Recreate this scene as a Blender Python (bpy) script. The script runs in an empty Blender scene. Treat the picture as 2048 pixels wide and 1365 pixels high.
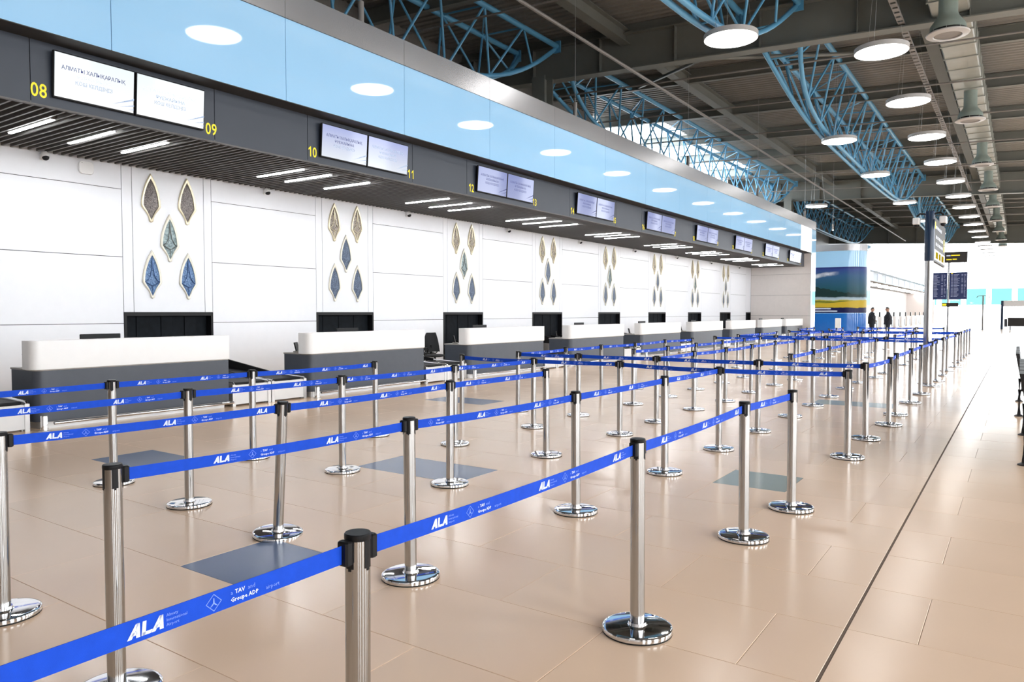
import bpy, math, random
from mathutils import Vector, Matrix, Euler
R = math.radians
rnd = random.Random(7)
sc = bpy.context.scene
COL = sc.collection

# ------------------------------------------------------------------ camera, world, exposure
cam_d = bpy.data.cameras.new('camera'); cam = bpy.data.objects.new('camera', cam_d); COL.objects.link(cam)
cam.location = (0, 0, 1.6)
cam.rotation_euler = Euler((R(90 - 2.2264), 0, R(34.467)), 'XYZ')
cam_d.sensor_width = 36.0; cam_d.lens = 1479.0 / 2048 * 36.0
cam_d.clip_start = .05; cam_d.clip_end = 600
sc.camera = cam
sc.view_settings.view_transform = 'Standard'; sc.view_settings.look = 'None'
sc.view_settings.gamma = 1.0; sc.view_settings.use_curve_mapping = False
sc.view_settings.exposure = 1.62
WORLD = 3.2
w = bpy.data.worlds.new('sky'); sc.world = w; w.use_nodes = True
wn = w.node_tree; wn.nodes.clear()
bg = wn.nodes.new('ShaderNodeBackground'); wo = wn.nodes.new('ShaderNodeOutputWorld')
bg.inputs[0].default_value = (0.93, 0.97, 1.0, 1); bg.inputs[1].default_value = WORLD
wn.links.new(bg.outputs[0], wo.inputs[0])
def portal(name, loc, rot, sx, sy):
    l = bpy.data.lights.new(name, 'AREA'); l.shape = 'RECTANGLE'; l.size = sx; l.size_y = sy
    l.cycles.is_portal = True
    o = bpy.data.objects.new(name, l); o.location = loc; o.rotation_euler = rot; COL.objects.link(o)
portal('facade_portal', (11.3, 45, 5.0), (0, R(90), 0), 9.6, 118)      # glass facade on the right, daylight in
portal('end_portal', (-5, 134.6, 5.5), (R(-90), 0, 0), 30, 11)
LAMP_E, STRIP_E, SCREEN_E = 5.0, 25.0, 1.0

# ------------------------------------------------------------------ materials
def mat(name, col, rough=.5, metal=0., spec=.5, emit=None, es=0., var=.04, scale=6., bump=0., bscale=40., aniso=0., coat=0., rvar=0., stretch=None):
    m = bpy.data.materials.new(name); m.use_nodes = True
    nt = m.node_tree; b = nt.nodes['Principled BSDF']; L = nt.links
    b.inputs['Base Color'].default_value = (*col, 1)
    b.inputs['Roughness'].default_value = rough; b.inputs['Metallic'].default_value = metal
    b.inputs['Specular IOR Level'].default_value = spec
    if coat: b.inputs['Coat Weight'].default_value = coat; b.inputs['Coat Roughness'].default_value = .03
    if aniso: b.inputs['Anisotropic'].default_value = aniso
    tc = nt.nodes.new('ShaderNodeTexCoord'); src = tc.outputs['Object']
    if stretch:
        mp = nt.nodes.new('ShaderNodeMapping'); mp.inputs['Scale'].default_value = stretch
        L.new(src, mp.inputs[0]); src = mp.outputs[0]
    if var or rvar:
        n = nt.nodes.new('ShaderNodeTexNoise'); n.inputs['Scale'].default_value = scale; n.inputs['Detail'].default_value = 3
        L.new(src, n.inputs['Vector'])
        if var:
            mr = nt.nodes.new('ShaderNodeMapRange'); mr.inputs['From Min'].default_value = .3; mr.inputs['From Max'].default_value = .7
            mr.inputs['To Min'].default_value = 1 - var; mr.inputs['To Max'].default_value = 1 + var
            L.new(n.outputs['Fac'], mr.inputs['Value'])
            vm = nt.nodes.new('ShaderNodeVectorMath'); vm.operation = 'SCALE'; vm.inputs[0].default_value = col
            L.new(mr.outputs[0], vm.inputs['Scale']); L.new(vm.outputs[0], b.inputs['Base Color'])
        if rvar:
            m2 = nt.nodes.new('ShaderNodeMapRange'); m2.inputs['From Min'].default_value = .3; m2.inputs['From Max'].default_value = .7
            m2.inputs['To Min'].default_value = max(.01, rough - rvar); m2.inputs['To Max'].default_value = rough + rvar
            L.new(n.outputs['Fac'], m2.inputs['Value']); L.new(m2.outputs[0], b.inputs['Roughness'])
    if bump:
        n2 = nt.nodes.new('ShaderNodeTexNoise'); n2.inputs['Scale'].default_value = bscale; L.new(src, n2.inputs['Vector'])
        bp = nt.nodes.new('ShaderNodeBump'); bp.inputs['Strength'].default_value = bump; bp.inputs['Distance'].default_value = .01
        L.new(n2.outputs['Fac'], bp.inputs['Height']); L.new(bp.outputs[0], b.inputs['Normal'])
    if emit:
        b.inputs['Emission Color'].default_value = (*emit, 1); b.inputs['Emission Strength'].default_value = es
    return m
def s2l(r, g, b):
    f = lambda c: (c / 255 / 12.92) if c <= 10 else ((c / 255 + .055) / 1.055) ** 2.4
    return (f(r), f(g), f(b))
M = {}
def tile_mat(name, col, var):
    m = mat(name, col, rough=.16, spec=.24, var=0, rvar=0)
    nt = m.node_tree; b = nt.nodes['Principled BSDF']; L = nt.links
    oi = nt.nodes.new('ShaderNodeObjectInfo'); gi = nt.nodes.new('ShaderNodeNewGeometry')
    ad = nt.nodes.new('ShaderNodeMath'); ad.operation = 'ADD'; L.new(oi.outputs['Random'], ad.inputs[0]); L.new(gi.outputs['Random Per Island'], ad.inputs[1])
    fr = nt.nodes.new('ShaderNodeMath'); fr.operation = 'FRACT'; L.new(ad.outputs[0], fr.inputs[0])
    n = nt.nodes.new('ShaderNodeTexNoise'); n.inputs['Scale'].default_value = 1.1; n.inputs['Detail'].default_value = 6
    L.new(gi.outputs['Position'], n.inputs['Vector'])
    ml = nt.nodes.new('ShaderNodeMath'); ml.operation = 'MULTIPLY_ADD'; ml.inputs[1].default_value = .55; L.new(n.outputs['Fac'], ml.inputs[0])
    m3 = nt.nodes.new('ShaderNodeMath'); m3.operation = 'MULTIPLY'; m3.inputs[1].default_value = .45; L.new(fr.outputs[0], m3.inputs[0]); L.new(m3.outputs[0], ml.inputs[2])
    rp = nt.nodes.new('ShaderNodeValToRGB')
    a = [c * (1 - var) for c in col]; z = [min(1, c * (1 + var * .7)) for c in col]
    rp.color_ramp.elements[0].position = .2; rp.color_ramp.elements[0].color = (*a, 1)
    rp.color_ramp.elements[1].position = .8; rp.color_ramp.elements[1].color = (*z, 1)
    L.new(ml.outputs[0], rp.inputs[0]); L.new(rp.outputs[0], b.inputs['Base Color'])
    mr = nt.nodes.new('ShaderNodeMapRange'); mr.inputs['To Min'].default_value = .15; mr.inputs['To Max'].default_value = .22
    L.new(n.outputs['Fac'], mr.inputs['Value']); L.new(mr.outputs[0], b.inputs['Roughness'])
    return m
M['tile'] = tile_mat('beige_stone_tile', (.92, .67, .48), .05)
M['tile_blue'] = tile_mat('slate_blue_tile', (.15, .20, .32), .06)
M['tile_green'] = tile_mat('grey_green_tile', (.30, .34, .31), .06)
M['grout'] = mat('grout', (.50, .36, .25), .8)
M['joint_brown'] = mat('brown_joint_filler', (.17, .115, .08), .8)
M['white_panel'] = mat('white_wall_panel', (.74, .755, .79), .38, var=.01)
M['beige_panel'] = mat('pale_grey_wall_panel', (.66, .62, .60), .4, var=.02)
M['joint'] = mat('dark_joint', (.10, .10, .11), .7)
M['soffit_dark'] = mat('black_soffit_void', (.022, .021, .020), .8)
M['slat'] = mat('grey_aluminium_slat', (.11, .105, .10), .45, var=.05)
M['fascia'] = mat('dark_slate_fascia', (.036, .046, .066), .42, var=.04, scale=2)
M['lip'] = mat('brown_black_lip', (.03, .027, .025), .6)
M['gloss'] = mat('glossy_sky_blue_panel', (.38, .68, .98), .03, spec=.5, var=.015, scale=.6, coat=.3, bump=.012, bscale=1.1)
M['gloss_white'] = mat('glowing_white_panel', (.93, .95, .97), .05, var=.01, emit=(.96, .98, 1), es=.4)  # white end panel, glow added to the material so it reads bright
M['gloss_deep'] = mat('glossy_deep_blue_panel', (.02, .16, .55), .08, var=.03)
M['band'] = mat('satin_grey_metal_band', (.47, .47, .485), .27, metal=.75, var=.03, scale=1.5)
M['roof'] = mat('grey_corrugated_roof_sheet', (.215, .21, .195), .5, var=.06, scale=1)
M['girder'] = mat('grey_green_painted_steel', (.165, .175, .16), .5, var=.06, scale=1)
M['truss'] = mat('light_blue_painted_steel', (.10, .34, .56), .4, var=.05, scale=2)
M['pipe'] = mat('grey_painted_pipe', (.22, .21, .20), .5, var=.05)
M['duct'] = mat('galvanised_duct_sheet', (.34, .36, .33), .42, metal=.25, var=.06, scale=3, bump=.05, bscale=9)
M['diffuser'] = mat('pale_green_painted_diffuser', (.25, .31, .28), .4, var=.03)
M['disc_rim'] = mat('white_lamp_rim', (.5, .5, .5), .4, var=.02)
M['lamp'] = mat('lit_lamp_disc', (1, 1, 1), .5, emit=(1, .985, .96), es=LAMP_E, var=0)
M['strip'] = mat('lit_strip_lamp', (1, 1, 1), .5, emit=(.96, .98, 1), es=STRIP_E, var=0)
M['wire'] = mat('steel_wire', (.5, .5, .5), .4, metal=.8, var=0)
M['chrome'] = mat('polished_chrome', (.72, .72, .73), .05, metal=1, var=.02, scale=9, rvar=.02)
M['brushed'] = mat('brushed_stainless_steel', (.45, .448, .445), .12, metal=1, var=.05, scale=14, stretch=(6, 6, .4), rvar=.03)
M['black'] = mat('black_plastic', (.006, .006, .007), .45, spec=.25, var=.1)
M['rubber'] = mat('black_rubber', (.012, .012, .012), .7, var=.1)
M['belt'] = mat('royal_blue_webbing', (.003, .062, .54), .65, spec=.25, var=.06, scale=30, bump=.12, bscale=900)
M['print'] = mat('white_print', (.72, .80, .97), .6, var=.02)
M['print_blue'] = mat('pale_blue_print', (.20, .33, .93), .6, var=.02)
M['counter'] = mat('slate_grey_laminate', (.062, .072, .092), .38, var=.04)
M['counter_white'] = mat('white_solid_surface', (.86, .86, .86), .3, var=.01)
M['desk'] = mat('grey_desk_top', (.36, .34, .32), .4, var=.05)
M['steel'] = mat('satin_steel_sheet', (.62, .61, .60), .32, metal=.7, var=.04)
M['conv_black'] = mat('black_rubber_belt', (.008, .008, .009), .55, spec=.25, var=.1)
M['curtain'] = mat('black_rubber_curtain', (.005, .007, .010), .7, spec=.15, var=.25, scale=8)
M['mesh_black'] = mat('black_chair_mesh', (.02, .02, .022), .7, var=.15, scale=60, bump=.3, bscale=300)
M['gold'] = mat('pale_gold_frame', (.70, .63, .46), .33, metal=.4, var=.05)
M['cream'] = mat('cream_frame', (.70, .67, .58), .35, metal=.15, var=.04)
def ornament_mat(name, a, b_, sc_=30):
    m = mat(name, a, rough=.32, metal=.1, spec=.35, var=0, bump=.9, bscale=sc_)
    nt = m.node_tree; b = nt.nodes['Principled BSDF']; L = nt.links
    tc = nt.nodes.new('ShaderNodeTexCoord'); n = nt.nodes.new('ShaderNodeTexNoise'); n.inputs['Scale'].default_value = sc_; n.inputs['Detail'].default_value = 5
    n.inputs['Distortion'].default_value = 2.5
    L.new(tc.outputs['Object'], n.inputs['Vector'])
    rp = nt.nodes.new('ShaderNodeValToRGB'); rp.color_ramp.elements[0].position = .38; rp.color_ramp.elements[0].color = (*a, 1)
    rp.color_ramp.elements[1].position = .66; rp.color_ramp.elements[1].color = (*b_, 1)
    L.new(n.outputs['Fac'], rp.inputs[0]); L.new(rp.outputs[0], b.inputs['Base Color'])
    return m
M['orn_brown'] = ornament_mat('taupe_foil_inlay', (.035, .028, .026), (.26, .225, .21), 26)
M['orn_silver'] = ornament_mat('champagne_foil_inlay', (.045, .036, .028), (.46, .39, .32), 16)
M['orn_teal'] = ornament_mat('pale_teal_inlay', (.12, .17, .18), (.36, .45, .46), 7)
M['orn_blue'] = ornament_mat('blue_inlay', (.025, .07, .17), (.16, .28, .48), 14)
M['orn_slate'] = ornament_mat('slate_blue_inlay', (.018, .03, .06), (.13, .18, .27), 20)
M['rib_blue'] = mat('navy_inlay_rib', (.05, .11, .26), .3, metal=.3)
M['rib_grey'] = mat('grey_inlay_rib', (.14, .15, .14), .3, metal=.3)
M['yellow'] = mat('yellow_lettering', (.90, .74, .02), .5, emit=(.90, .74, .02), es=.08, var=.02)
M['white_plastic'] = mat('white_plastic', (.78, .78, .78), .35, var=.02)
def screen_mat(name, top, bot, es):
    m = mat(name, (.01, .01, .015), rough=.06, spec=.18, var=0)
    nt = m.node_tree; b = nt.nodes['Principled BSDF']; L = nt.links
    tc = nt.nodes.new('ShaderNodeTexCoord'); sp = nt.nodes.new('ShaderNodeSeparateXYZ'); L.new(tc.outputs['Generated'], sp.inputs[0])
    rp = nt.nodes.new('ShaderNodeValToRGB'); rp.color_ramp.elements[0].color = (*bot, 1); rp.color_ramp.elements[1].color = (*top, 1)
    L.new(sp.outputs['Z'], rp.inputs[0]); L.new(rp.outputs[0], b.inputs['Emission Color']); b.inputs['Emission Strength'].default_value = es
    return m
M['scr_white'] = screen_mat('lit_screen_white', (.86, .95, 1.0), (1, 1, 1), .34)
M['scr_mid'] = screen_mat('lit_screen_pale', (.46, .52, .86), (.88, .93, 1.0), .30)
M['scr_lav'] = screen_mat('lit_screen_lavender', (.36, .42, .80), (.50, .56, .90), .23)
M['ink'] = mat('navy_screen_text', (.035, .05, .22), .5, var=0)
M['ink_pale'] = mat('pale_screen_text', (.30, .40, .58), .5, emit=(.42, .52, .68), es=.10, var=0)
M['ink_faint'] = mat('faint_screen_text', (.5, .6, .75), .5, emit=(.66, .76, .86), es=.2, var=0)
M['seat_black'] = mat('black_perforated_steel', (.022, .022, .024), .4, metal=.3, var=.1)
M['navy_sleeve'] = mat('navy_pole_sleeve', (.012, .03, .07), .25, var=.05)
M['sign_dark'] = mat('charcoal_sign_face', (.035, .033, .032), .5, spec=.2, var=.03)
M['board'] = mat('black_blue_display', (.012, .016, .04), .15, emit=(.02, .03, .09), es=.25, var=.02)
M['board_text'] = mat('lit_board_text', (.2, .22, .3), .5, emit=(.50, .56, .75), es=.12, var=0)
M['glass_rail'] = mat('mullion_grey', (.62, .64, .65), .4, var=.02)
M['suit'] = mat('dark_navy_suit', (.012, .014, .022), .8, var=.15, scale=20)
M['skin'] = mat('skin', (.42, .24, .17), .5, var=.05)
M['hair'] = mat('dark_hair', (.01, .009, .008), .6, var=.2)
M['shirt'] = mat('white_shirt', (.75, .75, .78), .7, var=.02)
def glass_mat(name, tint, fac):
    m = bpy.data.materials.new(name); m.use_nodes = True; nt = m.node_tree; nt.nodes.clear()
    o = nt.nodes.new('ShaderNodeOutputMaterial'); t = nt.nodes.new('ShaderNodeBsdfTransparent'); g = nt.nodes.new('ShaderNodeBsdfGlossy')
    t.inputs[0].default_value = (*tint, 1); g.inputs['Roughness'].default_value = .02
    mx = nt.nodes.new('ShaderNodeMixShader'); mx.inputs[0].default_value = fac
    nt.links.new(t.outputs[0], mx.inputs[1]); nt.links.new(g.outputs[0], mx.inputs[2]); nt.links.new(mx.outputs[0], o.inputs[0])
    return m
M['glass'] = glass_mat('clear_glazing', (.97, .99, 1), .04)
M['glass_teal'] = glass_mat('teal_tinted_glazing', (.22, .36, .355), .04)

# ------------------------------------------------------------------ mesh builder
class MB:
    def __init__(s): s.v = []; s.f = []; s.m = []
    def quad(s, a, b, c, d, mi=0):
        n = len(s.v); s.v += [tuple(a), tuple(b), tuple(c), tuple(d)]; s.f.append((n, n+1, n+2, n+3)); s.m.append(mi); return s
    def poly(s, pts, mi=0):
        n = len(s.v); s.v += [tuple(p) for p in pts]; s.f.append(tuple(range(n, n+len(pts)))); s.m.append(mi); return s
    def box(s, lo, hi, mi=0, mx=None):
        x0, y0, z0 = lo; x1, y1, z1 = hi
        p = [(x0,y0,z0),(x1,y0,z0),(x1,y1,z0),(x0,y1,z0),(x0,y0,z1),(x1,y0,z1),(x1,y1,z1),(x0,y1,z1)]
        if mx is not None: p = [tuple(mx @ Vector(q)) for q in p]
        n = len(s.v); s.v += p
        for q in ((0,3,2,1),(4,5,6,7),(0,1,5,4),(1,2,6,5),(2,3,7,6),(3,0,4,7)): s.f.append(tuple(n+i for i in q)); s.m.append(mi)
        return s
    def bbox(s, lo, hi, b, mi=0):     # box with chamfered vertical-edge outline and top/bottom chamfers
        x0, y0, z0 = lo; x1, y1, z1 = hi
        def ring(i, z): return [(x0+b+i,y0+i,z),(x1-b-i,y0+i,z),(x1-i,y0+b+i,z),(x1-i,y1-b-i,z),(x1-b-i,y1-i,z),(x0+b+i,y1-i,z),(x0+i,y1-b-i,z),(x0+i,y0+b+i,z)]
        return s.loft([ring(b*.7, z0), ring(0, z0+b*.7), ring(0, z1-b*.7), ring(b*.7, z1)], mi)
    def loft(s, rings, mi=0, cap=True, closed=True):
        k = len(rings[0]); n = len(s.v)
        for r in rings: s.v += [tuple(p) for p in r]
        for i in range(len(rings)-1):
            for j in range(k if closed else k-1):
                a = n+i*k+j; b = n+i*k+(j+1) % k; s.f.append((a, b, b+k, a+k)); s.m.append(mi)
        if cap and closed:
            s.f.append(tuple(n+j for j in reversed(range(k)))); s.m.append(mi)
            s.f.append(tuple(n+(len(rings)-1)*k+j for j in range(k))); s.m.append(mi)
        return s
    def cyl(s, p, q, r, n=12, mi=0, r2=None, cap=True):
        p = Vector(p); q = Vector(q); d = (q-p).normalized()
        u = d.orthogonal().normalized(); w_ = d.cross(u); r2 = r if r2 is None else r2
        A = [p + (u*math.cos(2*math.pi*i/n) + w_*math.sin(2*math.pi*i/n))*r for i in range(n)]
        B = [q + (u*math.cos(2*math.pi*i/n) + w_*math.sin(2*math.pi*i/n))*r2 for i in range(n)]
        return s.loft([A, B], mi, cap)
    def lathe(s, prof, n=32, c=(0, 0, 0), mi=0, cap=True):
        rings = [[(c[0]+r*math.cos(2*math.pi*i/n), c[1]+r*math.sin(2*math.pi*i/n), c[2]+z) for i in range(n)] for r, z in prof]
        return s.loft(rings, mi, cap)
    def tube(s, pts, r, n=8, mi=0):
        pts = [Vector(p) for p in pts]; rings = []
        for i, p in enumerate(pts):
            d = (pts[min(i+1, len(pts)-1)] - pts[max(i-1, 0)]).normalized()
            up = Vector((0, 0, 1)) if abs(d.z) < .95 else Vector((1, 0, 0))
            u = d.cross(up).normalized(); v = u.cross(d)
            rings.append([p + (u*math.cos(2*math.pi*k/n) + v*math.sin(2*math.pi*k/n))*r for k in range(n)])
        return s.loft(rings, mi)
    def mesh(s, name, mats, smooth=None):
        me = bpy.data.meshes.new(name); me.from_pydata(s.v, [], s.f)
        for m in (mats if isinstance(mats, (list, tuple)) else [mats]): me.materials.append(M[m] if isinstance(m, str) else m)
        if any(s.m): me.polygons.foreach_set('material_index', s.m)
        me.update()
        if smooth is not None:
            me.polygons.foreach_set('use_smooth', [True]*len(me.polygons)); me.set_sharp_from_angle(angle=R(smooth))
        return me
    def obj(s, name, mats, parent=None, smooth=None):
        return link(name, s.mesh(name, mats, smooth), parent)
def link(name, me, parent=None, loc=None, rot=None, scale=None):
    o = bpy.data.objects.new(name, me); COL.objects.link(o)
    if parent: o.parent = parent
    if loc is not None: o.location = loc
    if rot is not None: o.rotation_euler = rot
    if scale is not None: o.scale = scale
    return o
def thing(name, label, cat, loc=(0, 0, 0), rz=0, group=None):
    o = bpy.data.objects.new(name, None); COL.objects.link(o); o.location = loc; o.rotation_euler = (0, 0, rz)
    o.empty_display_size = .1
    return tag(o, label, cat, group)
def tag(o, label, cat, group=None):
    o['label'] = label; o['category'] = cat
    if group: o['group'] = group
    return o
def struct(o, label=None):
    o['kind'] = 'structure'
    if label: o['label'] = label
    return o
def box_obj(name, lo, hi, m, parent=None): return MB().box(lo, hi).obj(name, m, parent)
ORD = ['first', 'second', 'third', 'fourth', 'fifth', 'sixth', 'seventh', 'eighth', 'ninth', 'tenth', 'eleventh', 'twelfth', 'thirteenth', 'fourteenth', 'fifteenth', 'sixteenth', 'seventeenth', 'eighteenth', 'nineteenth', 'twentieth']
_tx = {}
def text(body, size=1., bold=0., res=3, align='LEFT', ital=0.):
    k = (body, bold, res, align, ital)
    if k not in _tx:
        c = bpy.data.curves.new('tmp', 'FONT'); c.body = body; c.size = 1; c.offset = bold; c.resolution_u = res; c.align_x = align; c.shear = ital
        o = bpy.data.objects.new('tmp', c); COL.objects.link(o); dg = bpy.context.evaluated_depsgraph_get()
        me = bpy.data.meshes.new_from_object(o.evaluated_get(dg))
        _tx[k] = ([v.co.copy() for v in me.vertices], [tuple(p.vertices) for p in me.polygons])
        bpy.data.objects.remove(o); bpy.data.curves.remove(c); bpy.data.meshes.remove(me)
    v, f = _tx[k]
    return [(p.x*size, p.y*size) for p in v], f
def put_text(mb, tf, fn, mi=0, fl=False):     # fn maps (x, y) to 3D
    v, f = tf; n = len(mb.v); mb.v += [tuple(fn(*p)) for p in v]
    for q in f: mb.f.append(tuple(n+i for i in (reversed(q) if fl else q))); mb.m.append(mi)

# ------------------------------------------------------------------ setting: floor
XF, XB, XP = -10.95, -14.19, -10.55         # fascia plane, check-in wall plane, overhanging panel plane
YE = 47.6                                   # end wall of the check-in hall
slab = struct(box_obj('floor', (-20.5, -14, -.12), (11.5, 136, -.004), 'grout'))
TX, TY, X0, Y0 = 1.32, .69, -.37, 3.99
g = .0016
def tile_mesh(name, x, y, z, mn, b=.0012):
    mb = MB()
    A = [(0,0,0),(x,0,0),(x,y,0),(0,y,0)]; B = [(b,b,z),(x-b,b,z),(x-b,y-b,z),(b,y-b,z)]
    mb.loft([A, [(p[0],p[1],z-b) for p in A], B]); return mb.mesh(name, mn)
tm = {}
cells = []
for r in range(-9, 192):
    ya, yb = Y0 + r*TY, Y0 + (r+1)*TY
    off = X0 if r % 2 == 0 else X0 + TX/2
    for k in range(-17, 9):
        xa, xb = off + k*TX, off + (k+1)*TX
        if xa > 11 or xb < -20: continue
        if xa < -.69 < xb: parts = [(xa, -.696), (-.684, xb)]
        else: parts = [(xa, xb)]
        for a, b in parts: cells.append((a, b, ya, yb))
special = {(-4, 0): 'b'}
def tile_kind(a, b, ya, yb):
    cx, cy = (a+b)/2, (ya+yb)/2
    for (x, y, h, kk) in ((-4.99, 5.72, .7, 'tile_blue'), (-7.63, 4.3, .7, 'tile_blue'), (-3.01, 9.85, .7, 'tile_blue'), (-4.99, 11.9, .7, 'tile_blue'), (-8.0, 10.6, .7, 'tile_blue'),
                          (-4.99, 17.4, .7, 'tile_blue'), (-7.6, 16.0, .7, 'tile_blue'), (-2.4, 14.2, .4, 'tile_green')):
        if abs(cx-x) < .35 and abs(cy-y) < .34: return kk
    return 'tile'
# one half tile in grey green: split its cell
out = []
for c in cells:
    if c[0] < -4.2 < c[1] and c[2] < 2.96 < c[3]:
        out.append((c[0], -3.67, c[2], c[3], 'tile_blue')); out.append((-3.67, c[1], c[2], c[3], 'tile'))
    elif c[0]-.02 < -2.03 < c[1] and c[2] < 7.1 < c[3]:
        out.append((c[0], -1.69, c[2], c[3], 'tile_green') if c[1] < -1.6 else (c[0], c[1], c[2], c[3], 'tile'))
        if c[0] < -2.4:
            out[-1] = (c[0], -2.35, c[2], c[3], 'tile'); out.append((-2.35, c[1], c[2], c[3], 'tile_green'))
    else: out.append((*c, tile_kind(*c)))
def visible(c):
    x, y = (c[0]+c[1])/2, (c[2]+c[3])/2
    fwd = -x*.566 + y*.824
    if fwd < 1.2: return 0
    sx = (x*.824 + y*.566)/fwd
    if abs(sx) > .80 or x > .6 or x < -11.3: return 0
    if 1.6/fwd > .52 + .06: return 0
    return 1/(fwd*fwd)
vis = sorted([c for c in out if visible(c) > 0 and c[4] == 'tile'], key=lambda c: -visible(c))[:288]
near = set(vis) | {c for c in out if c[4] != 'tile'}
far = MB()
for c in out:
    a, b, ya, yb, kk = c
    if c in near:
        key = (round(b-a-2*g, 3), kk)
        if key not in tm: tm[key] = tile_mesh('tile', b-a-2*g, TY-2*g, .008, kk)
        o = link('tile', tm[key], slab, (a+g, ya+g, -.008 + rnd.uniform(-.0003, .0003)))
        if kk == 'tile_blue': o['label'] = 'slate blue floor tile'
        if kk == 'tile_green': o['label'] = 'grey green floor tile'
    else:
        x0, x1, y0, y1 = a+g, b-g, ya+g, yb-g
        far.loft([[(x0,y0,-.006),(x1,y0,-.006),(x1,y1,-.006),(x0,y1,-.006)], [(x0,y0,0),(x1,y0,0),(x1,y1,0),(x0,y1,0)]])
box_obj('expansion_joint', (-.696, -14, -.004), (-.684, 135, -.0012), 'joint_brown', slab)
fo = far.obj('far_tiles', 'tile', slab); fo['kind'] = 'stuff'

# ------------------------------------------------------------------ setting: check-in wall with panels
OPL = [7.5, 12.22, 17.05, 21.94, 26.9, 31.84, 36.8, 41.74, 46.6]
OPR = [9.4, 14.15, 19.02, 23.99, 28.87, 33.84, 38.7, 43.6, 47.6]
OPT = 1.6
wall = MB()
edges = [-13.8]
prev = -14
for a, b in zip(OPL, OPR):
    wall.box((XB-.3, prev, 0), (XB-.02, a, 7.0)); wall.box((XB-.3, a, OPT), (XB-.02, b, 7.0)); prev = b
wall.box((XB-.3, prev, 0), (XB-.02, 52, 7.0))
wall_l = struct(wall.obj('wall_left', 'joint'))
j = .006
def panel(y0, y1, z0, z1, m='white_panel', par=None):
    return box_obj('panel', (XB-.018, y0+j, z0+j), (XB, y1-j, z1-j), m, par or wall_l)
ZP = [0, 1.385, 2.66, 3.95, 4.62]
prev = -4
for i, (a, b) in enumerate(zip(OPL, OPR)):
    for z0, z1 in zip(ZP, ZP[1:]): panel(prev, a, z0, z1)
    if i < 8:
        panel(a, a+.2, OPT, 4.62); panel(a+.2, b-.18, OPT, 4.62); panel(b-.18, b, OPT, 4.62)
    else: panel(a, b, OPT, 4.62)
    prev = b
# openings: black frame and strip curtain behind
for i, (a, b) in enumerate(zip(OPL, OPR)):
    pos = '%s from the camera' % ORD[i] if i < 8 else 'beside the far end wall'
    t = thing('baggage_opening', 'black framed baggage opening in the white wall, ' + pos, 'hatch', (XB, (a+b)/2, 0), 0, 'baggage openings in the white wall')
    h = (b-a)/2
    f = MB(); f.box((-.2, -h, OPT-.07), (.012, h, OPT)); f.box((-.2, -h, .0), (.012, -h+.05, OPT-.07)); f.box((-.2, h-.05, 0), (.012, h, OPT-.07))
    f.obj('frame', 'black', t)
    ns = 7
    for k in range(ns):
        y0 = -h+.06 + k*(2*h-.12)/ns
        x = -.16 + (.012 if k % 2 else 0)
        box_obj('curtain_strip', (x, y0+.004, .62), (x+.01, y0+(2*h-.12)/ns-.004, OPT-.07), 'curtain', t)
    MB().box((-.29, -h, 0), (-.25, h, OPT)).obj('back_panel', 'black', t)

# end wall (return), with panels
endw = struct(box_obj('wall_end', (XB-.02, YE+.02, 0), (XP-.02, YE+1.15, 7.1), 'joint'))
for z0, z1 in zip([0, 1.385, 2.66, 3.95], [1.385, 2.66, 3.95, 5.2]):
    box_obj('panel', (XB+.006, YE, z0+j), (XP-.006, YE+.018, z1-j), 'beige_panel', endw)
box_obj('edge_panel', (XP-.02, YE-.0, 0), (XP, YE+1.16, 2.05), 'gloss_deep', endw)
box_obj('edge_panel', (XP-.02, YE-.0, 2.06), (XP, YE+1.16, 6.66), 'gloss', endw)

# ------------------------------------------------------------------ setting: canopy over the counters
ZS, ZF, ZB, ZG = 4.40, 5.25, 6.68, 7.19
YA = -6.0
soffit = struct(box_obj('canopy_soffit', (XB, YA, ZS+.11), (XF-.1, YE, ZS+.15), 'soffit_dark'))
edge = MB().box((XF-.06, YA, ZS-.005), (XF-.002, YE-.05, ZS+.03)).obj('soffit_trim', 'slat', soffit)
LAMPS_Y = [(4.2,), (5.17, 6.04, 6.92), (9.72, 10.42, 11.5), (14.2, 15.1, 15.9), (18.67, 19.6, 20.6), (23.7, 24.4, 25.2), (28.8, 29.7, 30.55), (33.45, 34.3, 35.4), (38.4, 39.15, 40.4), (43.9, 45.3)]
lampy = [y for gq in LAMPS_Y[1:] for y in gq]
sm = MB().box((XB+.03, -.015, ZS), (XF-.06, .015, ZS+.09)).mesh('slat', 'slat')
p_ = .135
ys = [3.6 + k*p_ for k in range(int((YE-3.7)/p_))]
rest = MB()
for i, y in enumerate(ys):
    if i < 298: link('slat', sm, soffit, (0, y, 0))
    else: rest.box((XB+.03, y-.015, ZS), (XF-.06, y+.015, ZS+.09))
for k in range(1, 60): rest.box((XB+.03, 3.6-k*p_-.015, ZS), (XF-.06, 3.6-k*p_+.015, ZS+.09))
ro = rest.obj('far_slats', 'slat', soffit); ro['kind'] = 'stuff'
# strip lamps in the soffit
hm = MB().bbox((-.73, -.04, .0), (.73, .04, .07), .015).mesh('housing', 'slat')
dm = MB().bbox((-.71, -.031, -.012), (.71, .031, .004), .01).mesh('diffuser', 'strip')
for q, gq in enumerate(LAMPS_Y[1:]):
    for k, y in enumerate(gq):
        t = thing('strip_lamp', 'lit white strip lamp in slatted soffit, %s of the %s group from the camera' % (('nearest', 'middle', 'farthest')[k], ORD[q]), 'lamp', (-12.33, y, ZS-.004), 0, 'strip lamps in the slatted soffit')
        link('housing', hm, t); link('diffuser', dm, t)
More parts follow.
